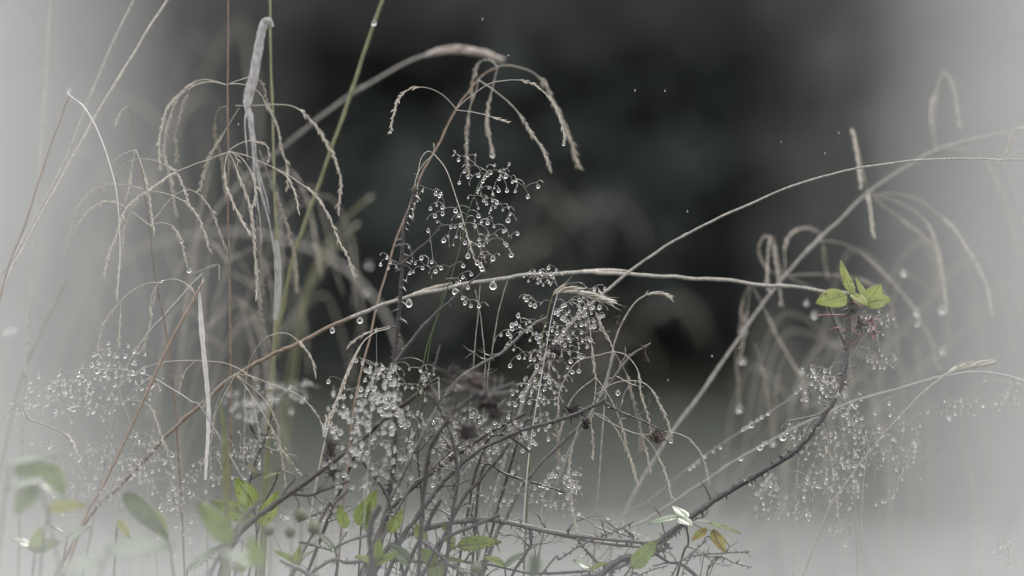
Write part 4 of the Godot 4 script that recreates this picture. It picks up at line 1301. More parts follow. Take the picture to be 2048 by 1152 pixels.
	for q in [[1704, 600, 1722, 614, 1734, 606], [1700, 600, 1720, 610, 1735, 612], [1700, 640, 1720, 632, 1732, 640], [1700, 650, 1715, 668, 1728, 664], [1690, 660, 1672, 655, 1660, 660], [1698, 690, 1712, 684, 1726, 672], [1690, 770, 1700, 760, 1712, 752]]:
		stalk(t, q, 0.0, -0.005, 2.6, 1.6, M.red_twig, "petiole")
	var young := Color(0.36, 0.40, 0.13)
	var young_vein := Color(0.17, 0.21, 0.06)
	leaflet(t, at(1693, 592, -0.01), at(1634, 602, -0.02), 0.0155, Vector3(0.1, 0.55, 0.8), 0.10, 1.0, young, young_vein, M.leaf, 1)
	leaflet(t, at(1704, 592, 0.0), at(1676, 525, 0.01), 0.0115, Vector3(0.75, 0.2, 0.7), -0.08, 1.0, young, young_vein, M.leaf, 2)
	leaflet(t, at(1735, 607, -0.005), at(1712, 555, 0.0), 0.0101, Vector3(0.8, 0.15, 0.6), 0.05, 1.2, young, young_vein, M.leaf, 3)
	leaflet(t, at(1735, 607, -0.005), at(1762, 566, 0.0), 0.0128, Vector3(-0.25, 0.2, 0.95), 0.08, 1.0, young, young_vein, M.leaf, 4)
	leaflet(t, at(1735, 607, -0.005), at(1783, 595, -0.01), 0.0121, Vector3(-0.1, 0.6, 0.8), 0.1, 1.0, young, young_vein, M.leaf, 6)
	leaflet(t, at(1706, 590, -0.005), at(1735, 605, -0.02), 0.0095, Vector3(0.2, 0.7, 0.7), 0.15, 1.0, young, young_vein, M.leaf, 7)
	for q in [[1720, 650, 7, 9], [1742, 640, 6, 6], [1708, 622, 8, 6], [1748, 665, 7, 8]]:
		b = bag()
		lump(b, at(q[0], q[1], 0.0), Vector3(q[2], q[3], q[2]) * PX * 0.5, int(q[0]), 0.9, 1.6)
		commit("withered_bud", b, M.dry_leaf, t)
		scraggle(t, q[0], q[1], 0.0, q[3], 9, M.red_twig if q[0] > 1730 else M.dry_head, int(q[0]))
	# silver leaf spray on that cane is its own shoot
	raw = to_ground(path([1372, 1034, 1374, 1060, 1376, 1090, 1360, 1130], -0.01, 0.0))
	t = thing("bramble_shoot", "leafy shoot with shiny pale and yellow leaflets on the right cane's lower bend", "bramble", Vector3(raw[raw.size() - 1].x, 0, raw[raw.size() - 1].z))
	cane(t, raw, 4, 6, 0, 0, M.cane_brown, 20)
	var silver := Color(0.15, 0.195, 0.115)
	var silver_vein := Color(0.10, 0.14, 0.075)
	var yellow := Color(0.40, 0.36, 0.08)
	var green := Color(0.22, 0.29, 0.11)
	var green_vein := Color(0.14, 0.19, 0.07)
	leaflet(t, at(1374, 1036, -0.01), at(1346, 1008, 0.0), 0.0095, Vector3(0.35, 0.75, 0.55), 0.1, 0.9, silver, silver_vein, M.felt, 11)
	leaflet(t, at(1358, 1036, -0.01), at(1297, 1043, -0.02), 0.0065, Vector3(0.05, 0.8, 0.5), 0.1, 0.9, silver, silver_vein, M.felt, 12)
	leaflet(t, at(1360, 1036, -0.015), at(1384, 1050, -0.03), 0.0085, Vector3(0.0, 0.8, 0.6), 0.1, 0.9, silver, silver_vein, M.felt, 13)
	leaflet(t, at(1390, 1042, -0.01), at(1425, 1044, -0.02), 0.0055, Vector3(0.1, 0.9, 0.4), 0.1, 0.9, silver, silver_vein, M.felt, 14)
	leaflet(t, at(1415, 1048, -0.01), at(1482, 1063, -0.02), 0.006, Vector3(0.1, 0.85, 0.5), 0.1, 0.9, Color(0.36, 0.42, 0.24), silver_vein, M.leaf, 15)
	leaflet(t, at(1412, 1058, -0.01), at(1384, 1080, -0.02), 0.0065, Vector3(-0.2, 0.4, 0.9), 0.1, 1.0, yellow, green_vein, M.leaf, 16, Color(0.30, 0.17, 0.05, 0.8))
	leaflet(t, at(1424, 1062, -0.01), at(1452, 1106, -0.02), 0.0075, Vector3(0.1, 0.3, 0.95), 0.1, 1.0, yellow, green_vein, M.leaf, 17, Color(0.22, 0.12, 0.05, 0.7))
	leaflet(t, at(1424, 1060, -0.01), at(1462, 1092, -0.01), 0.004, Vector3(0.4, 0.6, 0.6), 0.1, 1.0, yellow, green_vein, M.leaf, 18)
	stalk(t, [1374, 1036, 1394, 1052, 1424, 1062], -0.01, -0.01, 2.2, 1.6, M.cane_brown, "petiole")
	# front green leaf
	raw = to_ground(path([1266, 1132, 1262, 1160, 1250, 1220], -0.04, -0.04))
	t = thing("bramble_shoot", "single green saw-edged leaf in front of the low canes", "bramble", Vector3(raw[raw.size() - 1].x, 0, raw[raw.size() - 1].z))
	cane(t, raw, 3, 4, 0, 0, M.cane_brown, 21)
	leaflet(t, at(1266, 1134, -0.04), at(1313, 1080, -0.05), 0.0125, Vector3(-0.3, 0.3, 0.9), 0.08, 1.1, green, green_vein, M.leaf, 19)
	# dry spiny twigs at bottom right
	var k := 30
	for a in [[[1266, 1044, 1232, 1062, 1200, 1074, 1160, 1092, 1120, 1118, 1090, 1140], "pointing up beside the level cane's end", 0.0, 5], [[1500, 1103, 1450, 1106, 1400, 1110, 1370, 1118, 1340, 1160], "lying level under the yellow leaflets", -0.02, 4.5], [[1415, 1078, 1392, 1100, 1376, 1122, 1360, 1170], "short and upright under the shiny leaflets", -0.02, 4], [[1364, 1056, 1330, 1085, 1300, 1110, 1250, 1150], "leaning against the right cane", -0.01, 4.5], [[1336, 1092, 1300, 1112, 1250, 1130, 1190, 1150, 1150, 1180], "thick and smooth at the bottom edge", 0.0, 10], [[1335, 1132, 1310, 1138, 1280, 1150, 1240, 1175], "lowest, at the bottom edge", -0.02, 4], [[1505, 1134, 1470, 1126, 1440, 1114, 1420, 1130, 1410, 1180], "farthest right, below the leaf shoot", 0.02, 4]]:
		k += 1
		raw = to_ground(path(a[0], a[2], a[2]))
		t = thing("dry_twig", "spiny dry twig " + a[1], "twig", Vector3(raw[raw.size() - 1].x, 0, raw[raw.size() - 1].z), "dry twigs at the lower right")
		cane(t, raw, a[3] * 0.7, a[3], 13, 7, M.cane_grey, k, "twig")
	stalk(t, [1492, 1100, 1500, 1112, 1508, 1114], -0.02, -0.02, 2.5, 1.2, M.cane_grey, "twig_end")
	extra_twigs = 7
	# dark twig with seed heads in front of the tangle, soft
	raw = to_ground(path([1030, 768, 985, 782, 955, 790, 930, 806, 905, 828, 880, 862, 860, 900, 850, 960, 842, 1060], -0.13, -0.1))
	t = thing("dead_bramble", "dark blurred twig bearing shrivelled seed heads in front of the tangle", "bramble", Vector3(raw[raw.size() - 1].x, 0, raw[raw.size() - 1].z))
	cane(t, raw, 7, 11, 60, 8, M.cane, 40)
	cane(t, path([905, 826, 912, 790, 908, 760, 900, 742], -0.13, -0.13), 6, 4, 0, 0, M.cane, 41, "side_cane")
	cane(t, path([905, 770, 950, 786, 990, 788, 1030, 782], -0.13, -0.14), 8, 5, 0, 0, M.cane_grey, 42, "side_cane")
	cane(t, path([870, 830, 910, 836, 935, 852], -0.13, -0.14), 6, 4, 0, 0, M.cane, 43, "side_cane")
	for q in [[950, 762, 24, 20], [975, 802, 30, 18], [937, 864, 26, 20], [990, 828, 18, 12], [905, 742, 14, 8]]:
		b = bag()
		lump(b, at(q[0], q[1], -0.13), Vector3(q[2], q[3], q[3]) * PX * 0.55, int(q[0]), 0.95, 1.3)
		commit("seed_head", b, M.dry_leaf if q[0] == 950 else M.dry_head, t)
		scraggle(t, q[0], q[1], -0.13, q[3] * 0.95, 16, M.dry_leaf if q[0] == 950 else M.dry_head, int(q[0]) + 3)
	# bottom tangle twigs, soft and near
	var list := [[[760, 1010, 740, 1060, 745, 1152], "upright and thick below the bright drops", -0.12, 16], [[640, 1040, 665, 1010, 690, 985, 706, 965], "pale, left of the green leaflets at bottom centre", -0.03, 8], [[1000, 1030, 950, 1050, 890, 1078, 860, 1120], "under the silvery thorny cane", -0.05, 9], [[840, 1078, 900, 1130, 930, 1160], "crossing below the silvery cane's foot", -0.06, 9], [[560, 1120, 620, 1150, 660, 1190], "in the mist below the unripe berries", -0.08, 10], [[880, 1000, 850, 1060, 810, 1150], "leaning through the bottom centre leaves", -0.03, 9], [[940, 1015, 948, 1060, 955, 1120], "fine and upright before the green pointed leaf", 0.0, 4], [[420, 1152, 470, 1060, 520, 1000], "soft grey one before the lower left leaves", -0.12, 9], [[500, 960, 530, 880, 545, 820], "thin one behind the lower left leaves", 0.03, 5], [[1250, 1060, 1330, 1120, 1400, 1160], "crossing under the right cane's foot", 0.02, 8], [[620, 1148, 700, 1125, 800, 1120, 900, 1130], "lying level along the bottom edge", -0.03, 9], [[840, 1148, 960, 1128, 1060, 1146, 1180, 1142], "lying level at the bottom edge under the silvery cane", 0.0, 7], [[860, 770, 880, 820, 905, 880, 915, 960, 900, 1060], "dark and crooked through the heart of the tangle", -0.04, 8], [[1010, 800, 965, 850, 905, 900, 850, 950, 800, 1010], "dark, slanting behind the seed heads", -0.03, 7], [[700, 870, 730, 930, 770, 985, 790, 1060], "dark, under the bright heap of drops", -0.02, 8], [[880, 690, 862, 760, 840, 830, 836, 920, 846, 1020], "thin and dark, right of the upright thorny cane", 0.01, 5], [[1150, 1075, 1190, 1120, 1230, 1160], "dropping steeply from the level cane's right half", 0.02, 7]]
	for a in list:
		k += 1
		var flat: Array = a[0]
		if flat[1] > flat[flat.size() - 1]:
			var rev := []
			for i in range(flat.size() / 2 - 1, -1, -1): rev.append_array([flat[i * 2], flat[i * 2 + 1]])
			flat = rev
		raw = to_ground(path(flat, a[2], a[2]))
		t = thing("bramble_twig", "bare bramble twig " + a[1], "twig", Vector3(raw[raw.size() - 1].x, 0, raw[raw.size() - 1].z), "bare twigs at the bottom")
		cane(t, raw, a[3] * 0.8, a[3], 26, 8, M.cane if k % 3 else M.cane_grey, k, "twig")

func low_leaves() -> void:
	extra_twigs = 0
	var green := Color(0.20, 0.27, 0.09)
	var lime := Color(0.27, 0.34, 0.10)
	var vein := Color(0.12, 0.17, 0.06)
	var silver := Color(0.15, 0.195, 0.115)
	var pale := Color(0.14, 0.19, 0.11)
	var silver_vein := Color(0.10, 0.14, 0.075)
	var yellow := Color(0.42, 0.40, 0.10)
	# [name of place, back, stem points from leaf down, leaflets: [x0, y0, x1, y1, width m, face, colour, felted]]
	var shoots := [
		["bright green three-leaf shoot left of the thick dark cane", -0.02, [508, 1018, 512, 1050, 515, 1110, 510, 1180], [[508, 1012, 472, 958, 0.0125, Vector3(-0.2, 0.35, 0.9), lime, 0], [506, 1040, 424, 1000, 0.012, Vector3(-0.3, 0.45, 0.85), lime, 0], [520, 1050, 556, 985, 0.011, Vector3(0.3, 0.2, 0.9), lime, 0]]],
		["soft large green leaf in front of the three-leaf shoot", -0.2, [462, 1084, 470, 1120, 480, 1190], [[462, 1084, 396, 1004, 0.014, Vector3(0.1, 0.3, 0.95), green, 0]]],
		["shiny pale three-leaf shoot below the unripe berries", -0.02, [672, 1105, 674, 1130, 670, 1180], [[672, 1104, 638, 1064, 0.0085, Vector3(-0.1, 0.7, 0.6), silver, 1], [672, 1104, 690, 1062, 0.0085, Vector3(0.1, 0.7, 0.6), silver, 1], [674, 1096, 730, 1068, 0.005, Vector3(0.0, 0.9, 0.3), pale, 0], [668, 1106, 600, 1080, 0.005, Vector3(0.0, 0.9, 0.35), pale, 1]]],
		["lime leaves under the bright cluster of drops", -0.03, [722, 1052, 720, 1090, 716, 1180], [[716, 1048, 752, 984, 0.0115, Vector3(0.25, 0.3, 0.9), lime, 0], [690, 1054, 678, 1010, 0.008, Vector3(-0.3, 0.3, 0.9), lime, 0], [728, 1060, 742, 1008, 0.0065, Vector3(0.5, 0.3, 0.7), lime, 0], [778, 1064, 805, 1022, 0.0075, Vector3(0.3, 0.4, 0.8), lime, 0]]],
		["green pointed leaf lying level below the silvery thorny cane", -0.01, [916, 1092, 900, 1102, 880, 1130, 870, 1180], [[916, 1092, 1000, 1080, 0.0105, Vector3(0.0, 0.55, 0.85), lime, 0], [905, 1098, 890, 1048, 0.007, Vector3(0.4, 0.3, 0.8), lime, 0]]],
		["low green leaves at the bottom left of the silvery cane", -0.03, [880, 1120, 870, 1150, 860, 1200], [[880, 1118, 932, 1122, 0.0045, Vector3(0.0, 0.8, 0.5), green, 0], [872, 1128, 838, 1096, 0.008, Vector3(-0.2, 0.4, 0.85), green, 0], [868, 1130, 882, 1160, 0.012, Vector3(0.1, 0.4, 0.9), green, 0], [820, 1126, 780, 1090, 0.009, Vector3(-0.2, 0.5, 0.8), pale, 1], [845, 1080, 832, 1050, 0.007, Vector3(-0.2, 0.5, 0.8), lime, 0]]],
		["shiny pale leaf with ribbed veins at the bottom, left of centre", -0.03, [375, 1140, 370, 1170, 365, 1220], [[376, 1142, 442, 1086, 0.0095, Vector3(-0.4, 0.6, 0.6), silver, 1]]],
		["soft whitish leaf spray nearest the lower left corner", -0.22, [20, 925, 10, 990, 0, 1080, -10, 1180], [[10, 930, 112, 908, 0.012, Vector3(0.0, 0.9, 0.35), silver, 1], [0, 950, -50, 890, 0.016, Vector3(0.0, 0.8, 0.5), silver, 1], [30, 940, 105, 935, 0.012, Vector3(0.1, 0.3, 0.9), green, 0]]],
		["soft green spray under the whitish leaves at lower left", -0.2, [80, 968, 96, 1030, 112, 1100, 125, 1180], [[78, 962, 8, 975, 0.0095, Vector3(0.0, 0.9, 0.3), silver, 1], [82, 962, 140, 1000, 0.010, Vector3(0.3, 0.8, 0.4), pale, 1], [70, 970, 30, 1025, 0.013, Vector3(0.0, 0.3, 0.9), green, 0], [92, 930, 130, 985, 0.013, Vector3(0.3, 0.3, 0.85), green, 0]]],
		["yellowing leaf low among the lower left stems", -0.15, [100, 1020, 90, 1060, 80, 1150], [[98, 1018, 172, 1008, 0.008, Vector3(0.0, 0.4, 0.9), yellow, 0]]],
		["crumpled small shiny leaf at lower left", -0.05, [134, 1080, 128, 1110, 120, 1180], [[134, 1078, 176, 1052, 0.0085, Vector3(0.0, 0.6, 0.8), silver, 1], [130, 1068, 100, 1048, 0.0045, Vector3(0.0, 0.8, 0.5), silver, 1]]],
		["broad blue green leaf drooping beside the lower left panicle", -0.12, [336, 1080, 342, 1110, 350, 1190], [[250, 988, 336, 1076, 0.0115, Vector3(-0.4, 0.55, 0.7), pale, 0], [300, 1020, 336, 1082, 0.010, Vector3(0.3, 0.2, 0.9), lime, 0]]],
		["wide soft pale leaf pointing right at the bottom edge", -0.25, [215, 1110, 200, 1150, 190, 1220], [[212, 1105, 345, 1085, 0.014, Vector3(0.0, 0.7, 0.65), silver, 1], [205, 1120, 110, 1140, 0.014, Vector3(0.0, 0.7, 0.6), pale, 1]]],
		["thin yellow leaf hanging before the bottom left twigs", -0.08, [236, 1042, 232, 1080, 228, 1150], [[236, 1042, 262, 1078, 0.005, Vector3(0.3, 0.2, 0.9), yellow, 0]]],
		["soft pale leaf blot at the very bottom, left of centre", -0.28, [520, 1130, 520, 1160, 515, 1220], [[520, 1132, 440, 1100, 0.012, Vector3(0.0, 0.7, 0.6), pale, 1], [520, 1132, 500, 1070, 0.010, Vector3(0.0, 0.5, 0.8), green, 0]]],
		["folded little leaf on a hooked twig above the thick dark cane", -0.01, [556, 944, 548, 970, 532, 1000, 520, 1040], [[528, 958, 562, 942, 0.0045, Vector3(0.0, 0.7, 0.6), Color(0.38, 0.42, 0.24), 0], [512, 950, 494, 922, 0.004, Vector3(0.5, 0.3, 0.7), Color(0.30, 0.27, 0.2), 0]]],
		["low leaf pair at the bottom edge right of the lower left panicle", -0.06, [470, 1140, 468, 1170, 465, 1220], [[470, 1138, 425, 1112, 0.009, Vector3(-0.1, 0.7, 0.6), silver, 1], [472, 1138, 510, 1108, 0.009, Vector3(0.1, 0.5, 0.8), lime, 0]]],
		["low leaf trio at the bottom edge under the unripe berries", -0.05, [590, 1130, 588, 1165, 585, 1220], [[590, 1128, 552, 1100, 0.008, Vector3(-0.1, 0.6, 0.7), lime, 0], [592, 1128, 625, 1098, 0.008, Vector3(0.1, 0.7, 0.6), silver, 1], [590, 1134, 600, 1092, 0.006, Vector3(0.0, 0.3, 0.9), lime, 0]]],
		["low leaf trio at the bottom edge below the lime leaves", -0.06, [752, 1128, 750, 1160, 748, 1220], [[752, 1126, 712, 1110, 0.009, Vector3(0.0, 0.7, 0.6), lime, 0], [754, 1126, 795, 1104, 0.0085, Vector3(0.1, 0.6, 0.7), lime, 0], [752, 1120, 758, 1078, 0.007, Vector3(0.1, 0.3, 0.9), lime, 0]]],
		["low leaf pair under the middle of the silvery thorny cane", -0.02, [1010, 1132, 1012, 1165, 1014, 1220], [[1010, 1130, 970, 1112, 0.007, Vector3(0.0, 0.6, 0.7), lime, 0], [1012, 1130, 1046, 1104, 0.007, Vector3(0.1, 0.6, 0.7), silver, 1]]],
		["small leaf pair at the bottom edge left of the single saw-edged leaf", -0.03, [1180, 1140, 1182, 1170, 1184, 1220], [[1180, 1138, 1148, 1118, 0.007, Vector3(0.0, 0.6, 0.7), silver, 1], [1182, 1138, 1214, 1124, 0.006, Vector3(0.1, 0.6, 0.7), lime, 0]]],
		["faint leaf trio deep in the mist at the lower left corner", -0.1, [70, 1100, 66, 1140, 60, 1210], [[70, 1098, 25, 1075, 0.011, Vector3(-0.1, 0.7, 0.6), silver, 1], [72, 1098, 118, 1082, 0.010, Vector3(0.1, 0.5, 0.8), green, 0], [70, 1104, 80, 1056, 0.009, Vector3(0.1, 0.3, 0.9), lime, 0]]],
		["blot of soft white leaf at the bottom right of centre", -0.25, [1070, 1150, 1070, 1180, 1068, 1220], [[1072, 1150, 1066, 1108, 0.010, Vector3(0.0, 0.6, 0.8), silver, 1]]],
	]
	var k := 100
	for s in shoots:
		var raw := to_ground(path(s[2], s[1], s[1]))
		var t := thing("bramble_shoot", s[0], "bramble", Vector3(raw[raw.size() - 1].x, 0, raw[raw.size() - 1].z))
		cane(t, raw, 3.5, 6, 40, 6, M.cane_brown, k, "stem")
		for l in s[3]:
			k += 1
			var col: Color = l[6]
			leaflet(t, at(l[0], l[1], s[1]), at(l[2], l[3], s[1] - 0.012), l[4] * 1.15 * (FOCUS + s[1]) / FOCUS, l[5], 0.1, 1.0, col, silver_vein if l[7] else vein, M.felt if l[7] else M.leaf, k)
	# unripe berries on short stalks
	var n := 0
	for q in [[600, 1030, 13, "topmost of the four"], [580, 1064, 12, "left of the lower pair"], [628, 1056, 14, "rightmost of the four"], [538, 1060, 12, "leftmost of the four"], [952, 1136, 13, "alone at the bottom under the silvery cane"]]:
		n += 1
		var raw := to_ground(path([q[0], q[1] + 8, q[0] + 3, q[1] + 30, q[0] + 2, q[1] + 70], -0.16, -0.16))
		var t := thing("unripe_berry", "soft olive unripe blackberry, " + q[3], "berry", Vector3(raw[raw.size() - 1].x, 0, raw[raw.size() - 1].z), "unripe berries")
		var b := bag()
		berry(b, at(q[0], q[1], -0.16), q[2] * PX * 0.92, n)
		commit("fruit", b, M.berry, t)
		cane(t, raw, 2.5, 4, 0, 0, M.cane_brown, 200 + n, "stalk")

func panicles() -> void:
	# hand-read beads of the central panicle (positions in a close view, scaled back)
	var near := [846, 306, 880, 345, 942, 300, 795, 374, 820, 358, 775, 396, 764, 417, 752, 447, 733, 470, 729, 491, 842, 460, 872, 478, 833, 503, 788, 525, 790, 565, 735, 597, 820, 605, 848, 593, 900, 608, 665, 525, 440, 650, 492, 635, 455, 690, 603, 648, 548, 725, 577, 725, 612, 713, 530, 787, 585, 790, 565, 845, 643, 832, 628, 733, 713, 718, 755, 688, 797, 697, 735, 650, 710, 680, 740, 810, 790, 800, 800, 775, 770, 850, 743, 845, 685, 875, 755, 905, 775, 930, 925, 850, 910, 835, 920, 745, 905, 757, 840, 722, 940, 592, 928, 478, 920, 383, 885, 375, 875, 400, 965, 420, 985, 482, 1000, 770, 1140, 450, 640, 348, 605, 425, 600, 270, 715, 237, 657, 152, 575, 215, 665, 387, 735, 375, 410, 600, 452, 578, 490, 592, 445, 500, 480, 500, 470, 515, 355, 480, 322, 548, 830, 545, 770, 545, 860, 560, 805, 460, 990, 410, 1070, 520, 948, 640]
	var big := [580, 615, 500, 815, 663, 922, 833, 938, 727, 967, 750, 985, 760, 1008, 957, 915, 935, 680]
	var list := []
	rng.seed = 17
	for i in near.size() / 2: list.append([740 + near[i * 2] / 3.3875, 240 + near[i * 2 + 1] / 3.3875, lerpf(2.2, 4.7, pow(rng.randf(), 1.3))])
	for i in big.size() / 2: list.append([740 + big[i * 2] / 3.3875, 240 + big[i * 2 + 1] / 3.3875, 5.2])
	panicle("dewy panicle on a dark green hair stem beside the thorny cane top", [845, 735, 868, 655, 890, 590, 912, 525, 926, 470, 936, 425, 948, 392, 962, 360, 985, 340, 1005, 345], 0.0, 0.0, 3, 0.5, list, 0.012, M.dark_green, "the dewy panicle beside the thorny cane top", 1, 4.0, 0.42)
	var low := [115, 933, 138, 965, 180, 997, 125, 1005, 72, 980, 283, 955, 348, 935, 418, 963, 482, 1003, 445, 1025, 357, 1003, 270, 1037, 294, 1030, 308, 972, 265, 862, 395, 750, 632, 988, 687, 1045, 630, 1065, 587, 1108, 607, 1100]
	list = []
	for i in low.size() / 2: list.append([740 + low[i * 2] / 3.3875, 240 + low[i * 2 + 1] / 3.3875, lerpf(2.2, 4.6, pow(rng.randf(), 1.3))])
	list.append_array([[936, 575, 4.2], [930, 606, 4.2], [942, 612, 4], [958, 612, 4.5], [925, 596, 3.6]])
	panicle("lower dewy whorl crossing the thorny cane below the main panicle", [858, 700, 872, 640, 884, 590, 893, 550, 899, 535], 0.0, 0.0, 2.4, 0.55, list, 0.01, M.dark_green, "the lower whorl crossing the thorny cane", 2, 4.0, 0.4)
	# left: drooping along its arched stem
	list = scatter(31, 36, 75, 800, 70, 48, 2.6, 4.4) + scatter(32, 13, 120, 775, 50, 30, 2.6, 4.0)
	panicle("misty dewy panicle trailing to the left edge along an arched stem", [424, 850, 380, 802, 340, 776, 300, 753, 250, 741, 200, 737, 150, 741, 110, 756, 70, 781, 25, 812], -0.01, 0.0, 3.2, 0.45, list, 0.015, M.grey_stem, "the misty panicle trailing to the left edge", 3, 1.6, 0.5)
	list = scatter(33, 57, 225, 775, 115, 80, 2.6, 4.8, 12) + scatter(34, 21, 160, 790, 50, 62, 2.6, 4.2) + scatter(35, 16, 245, 705, 60, 36, 2.4, 4.0) + [[195, 741, 6.2], [209, 742, 5.0], [286, 742, 5.5], [265, 747, 4.8], [188, 709, 4.6], [230, 713, 4.4]]
	panicle("large misty dewy panicle at left, above the crossing stems", [300, 1010, 285, 920, 262, 850, 240, 790, 228, 740, 232, 700], 0.0, 0.0, 3, 0.45, list, 0.05, M.grey_stem, "the large misty panicle at left", 4, 1.6, 0.5)
	list = scatter(36, 36, 190, 905, 66, 42, 2.2, 3.8) + scatter(37, 61, 290, 935, 76, 66, 2.8, 4.8) + scatter(38, 26, 215, 985, 80, 50, 2.6, 4.2)
	panicle("low pale dewy panicle spread under the crossing stems at left", [262, 1170, 255, 1080, 250, 1000, 245, 930, 235, 880], -0.02, -0.01, 3, 0.4, list, 0.03, M.straw, "the low pale panicle under the crossing stems", 5, 1.5, 0.7)
	list = scatter(81, 46, 110, 945, 120, 70, 2.4, 4.4) + scatter(82, 26, 170, 1010, 110, 50, 2.4, 4.2)
	panicle("pale dewy spray behind the soft whitish leaves at lower left", [130, 1180, 126, 1090, 118, 1010, 110, 940, 96, 890], 0.0, 0.0, 2.6, 0.35, list, 0.03, M.straw, "the pale spray behind the whitish leaves at lower left", 21, 1.2, 0.6)
	list = scatter(83, 40, 430, 930, 90, 80, 2.2, 4.0) + scatter(84, 22, 520, 900, 60, 70, 2.2, 4.0)
	panicle("airy dewy spray between the white folded blade and the thick dark cane", [455, 1180, 452, 1080, 450, 1000, 446, 930, 440, 870], 0.01, 0.01, 2.4, 0.35, list, 0.03, M.grey_stem, "the airy spray beside the white folded blade", 22, 1.1, 0.6)
	list = scatter(85, 40, 640, 1040, 110, 60, 2.4, 4.2) + scatter(86, 30, 860, 1040, 110, 60, 2.4, 4.2)
	panicle("low dewy spray among the bottom centre leaves", [745, 1190, 742, 1120, 738, 1060, 735, 1010], 0.01, 0.01, 2.4, 0.3, list, 0.03, M.grey_stem, "the low spray among the bottom centre leaves", 23, 1.1, 0.5)
	list = scatter(87, 36, 1790, 900, 110, 80, 2.2, 3.8, 12) + scatter(88, 24, 1580, 1010, 80, 50, 2.2, 3.8, 12)
	panicle("wide faint dewy spray right of the right cane's bend", [1720, 1190, 1722, 1080, 1726, 980, 1735, 900, 1750, 850], 0.01, 0.01, 2.2, 0.35, list, 0.03, M.straw, "the wide faint spray right of the cane's bend", 24, 1.1, 0.9)
	list = scatter(39, 26, 355, 1062, 70, 60, 2.4, 4.4) + scatter(40, 13, 380, 1000, 60, 30, 2.4, 4.0)
	panicle("sparse dewy sprig above the bottom left leaves", [390, 1180, 385, 1110, 372, 1050, 360, 1000, 352, 970], -0.01, 0.0, 2.4, 0.3, list, 0.02, M.grey_stem, "the sparse sprig above the bottom left leaves", 6, 1.2, 0.4)
	list = scatter(41, 29, 575, 790, 84, 40, 3.4, 5.4, 9) + scatter(42, 13, 480, 800, 44, 56, 3.4, 5.4, 9)
	panicle("soft blurred panicle of drops left of the bright cluster", [470, 1150, 490, 980, 520, 860, 552, 800, 600, 770, 640, 775], -0.18, -0.16, 3, 0.5, list, 0.03, M.grey_stem, "the blurred panicle left of the bright cluster", 7, 1.2, 0.2)
	# the bright cluster
	list = scatter(43, 95, 740, 815, 103, 100, 3.4, 5.4, 9) + scatter(44, 57, 745, 925, 103, 84, 3.4, 5.4, 9) + scatter(45, 21, 690, 900, 56, 106, 3.4, 5.4, 9)
	panicle("bright heap of blurred drops left of the upright cane's foot", [725, 1170, 728, 1050, 735, 950, 740, 860, 745, 780, 752, 730], -0.07, -0.06, 3, 0.4, list, 0.03, M.grey_stem, "the blurred heap beside the upright cane", 8, 1.3, 0.08, true, 0.7)
	list = scatter(46, 53, 775, 760, 90, 55, 2.8, 4.4) + scatter(47, 36, 830, 850, 50, 50, 3.0, 4.6) + [[657, 763, 4.4], [688, 794, 4.4], [668, 812, 4.4], [687, 812, 4], [753, 660, 4]]
	panicle("sharper dewy panicle around the upright thorny cane's lower half", [800, 1150, 800, 1020, 798, 900, 792, 820, 780, 760, 800, 720], 0.0, 0.0, 2.4, 0.4, list, 0.02, M.dark_green, "the panicle around the upright cane's lower half", 9, 2.2, 0.4)
	# right of centre
	list = scatter(48, 100, 1112, 690, 118, 92, 2.7, 4.6, 12) + scatter(49, 32, 1165, 620, 70, 50, 3.0, 4.6) + scatter(50, 40, 1070, 780, 90, 55, 2.7, 4.4, 12) + scatter(51, 16, 1090, 560, 60, 24, 2.4, 3.6) + [[1053, 600, 4.4], [1061, 609, 4.2], [1070, 612, 4.4], [1048, 595, 3]]
	panicle("dense dewy panicle around the pale stem under the dry ear", [1050, 1000, 1062, 880, 1078, 780, 1092, 700, 1104, 630, 1118, 578], 0.0, 0.0, 3.4, 0.42, list, 0.018, M.straw_white, "the dense panicle under the dry ear", 10, 3.0, 0.3)
	list = scatter(52, 109, 955, 880, 125, 80, 2.6, 4.5, 12) + scatter(53, 47, 890, 900, 50, 70, 2.8, 4.4) + scatter(54, 23, 1060, 860, 60, 30, 2.8, 4.2)
	panicle("dense dewy panicle spread through the low tangle at centre", [905, 1170, 912, 1060, 922, 960, 938, 880, 955, 820], 0.0, 0.0, 3, 0.4, list, 0.02, M.grey_stem, "the panicle spread through the low tangle", 11, 2.0, 0.35)
	list = scatter(55, 47, 1110, 985, 85, 55, 2.8, 4.6) + scatter(56, 19, 1130, 950, 60, 36, 2.8, 4.2) + scatter(57, 10, 985, 1000, 30, 30, 2.8, 4.0)
	panicle("sparse dewy panicle over the silvery thorny cane", [1060, 1180, 1075, 1080, 1085, 1010, 1095, 960, 1112, 935], 0.0, 0.01, 2.4, 0.4, list, 0.02, M.grey_stem, "the sparse panicle over the silvery cane", 12, 1.6, 0.3)
	list = scatter(58, 19, 1240, 1070, 70, 22, 2.6, 4.2, 12) + scatter(59, 10, 1190, 1125, 60, 30, 2.6, 4.0, 14)
	panicle("small dewy sprig over the level cane's right half", [1215, 1180, 1222, 1110, 1235, 1060], 0.03, 0.03, 2.2, 0.3, list, 0.02, M.grey_stem, "the small sprig over the level cane", 13, 1.2, 0.3)
	# right
	list = scatter(60, 68, 1665, 900, 125, 75, 2.5, 4.0, 13) + scatter(61, 36, 1680, 960, 70, 55, 2.6, 4.2) + scatter(62, 16, 1685, 1050, 28, 60, 2.4, 3.8) + scatter(63, 23, 1535, 975, 30, 32, 3.0, 4.4)
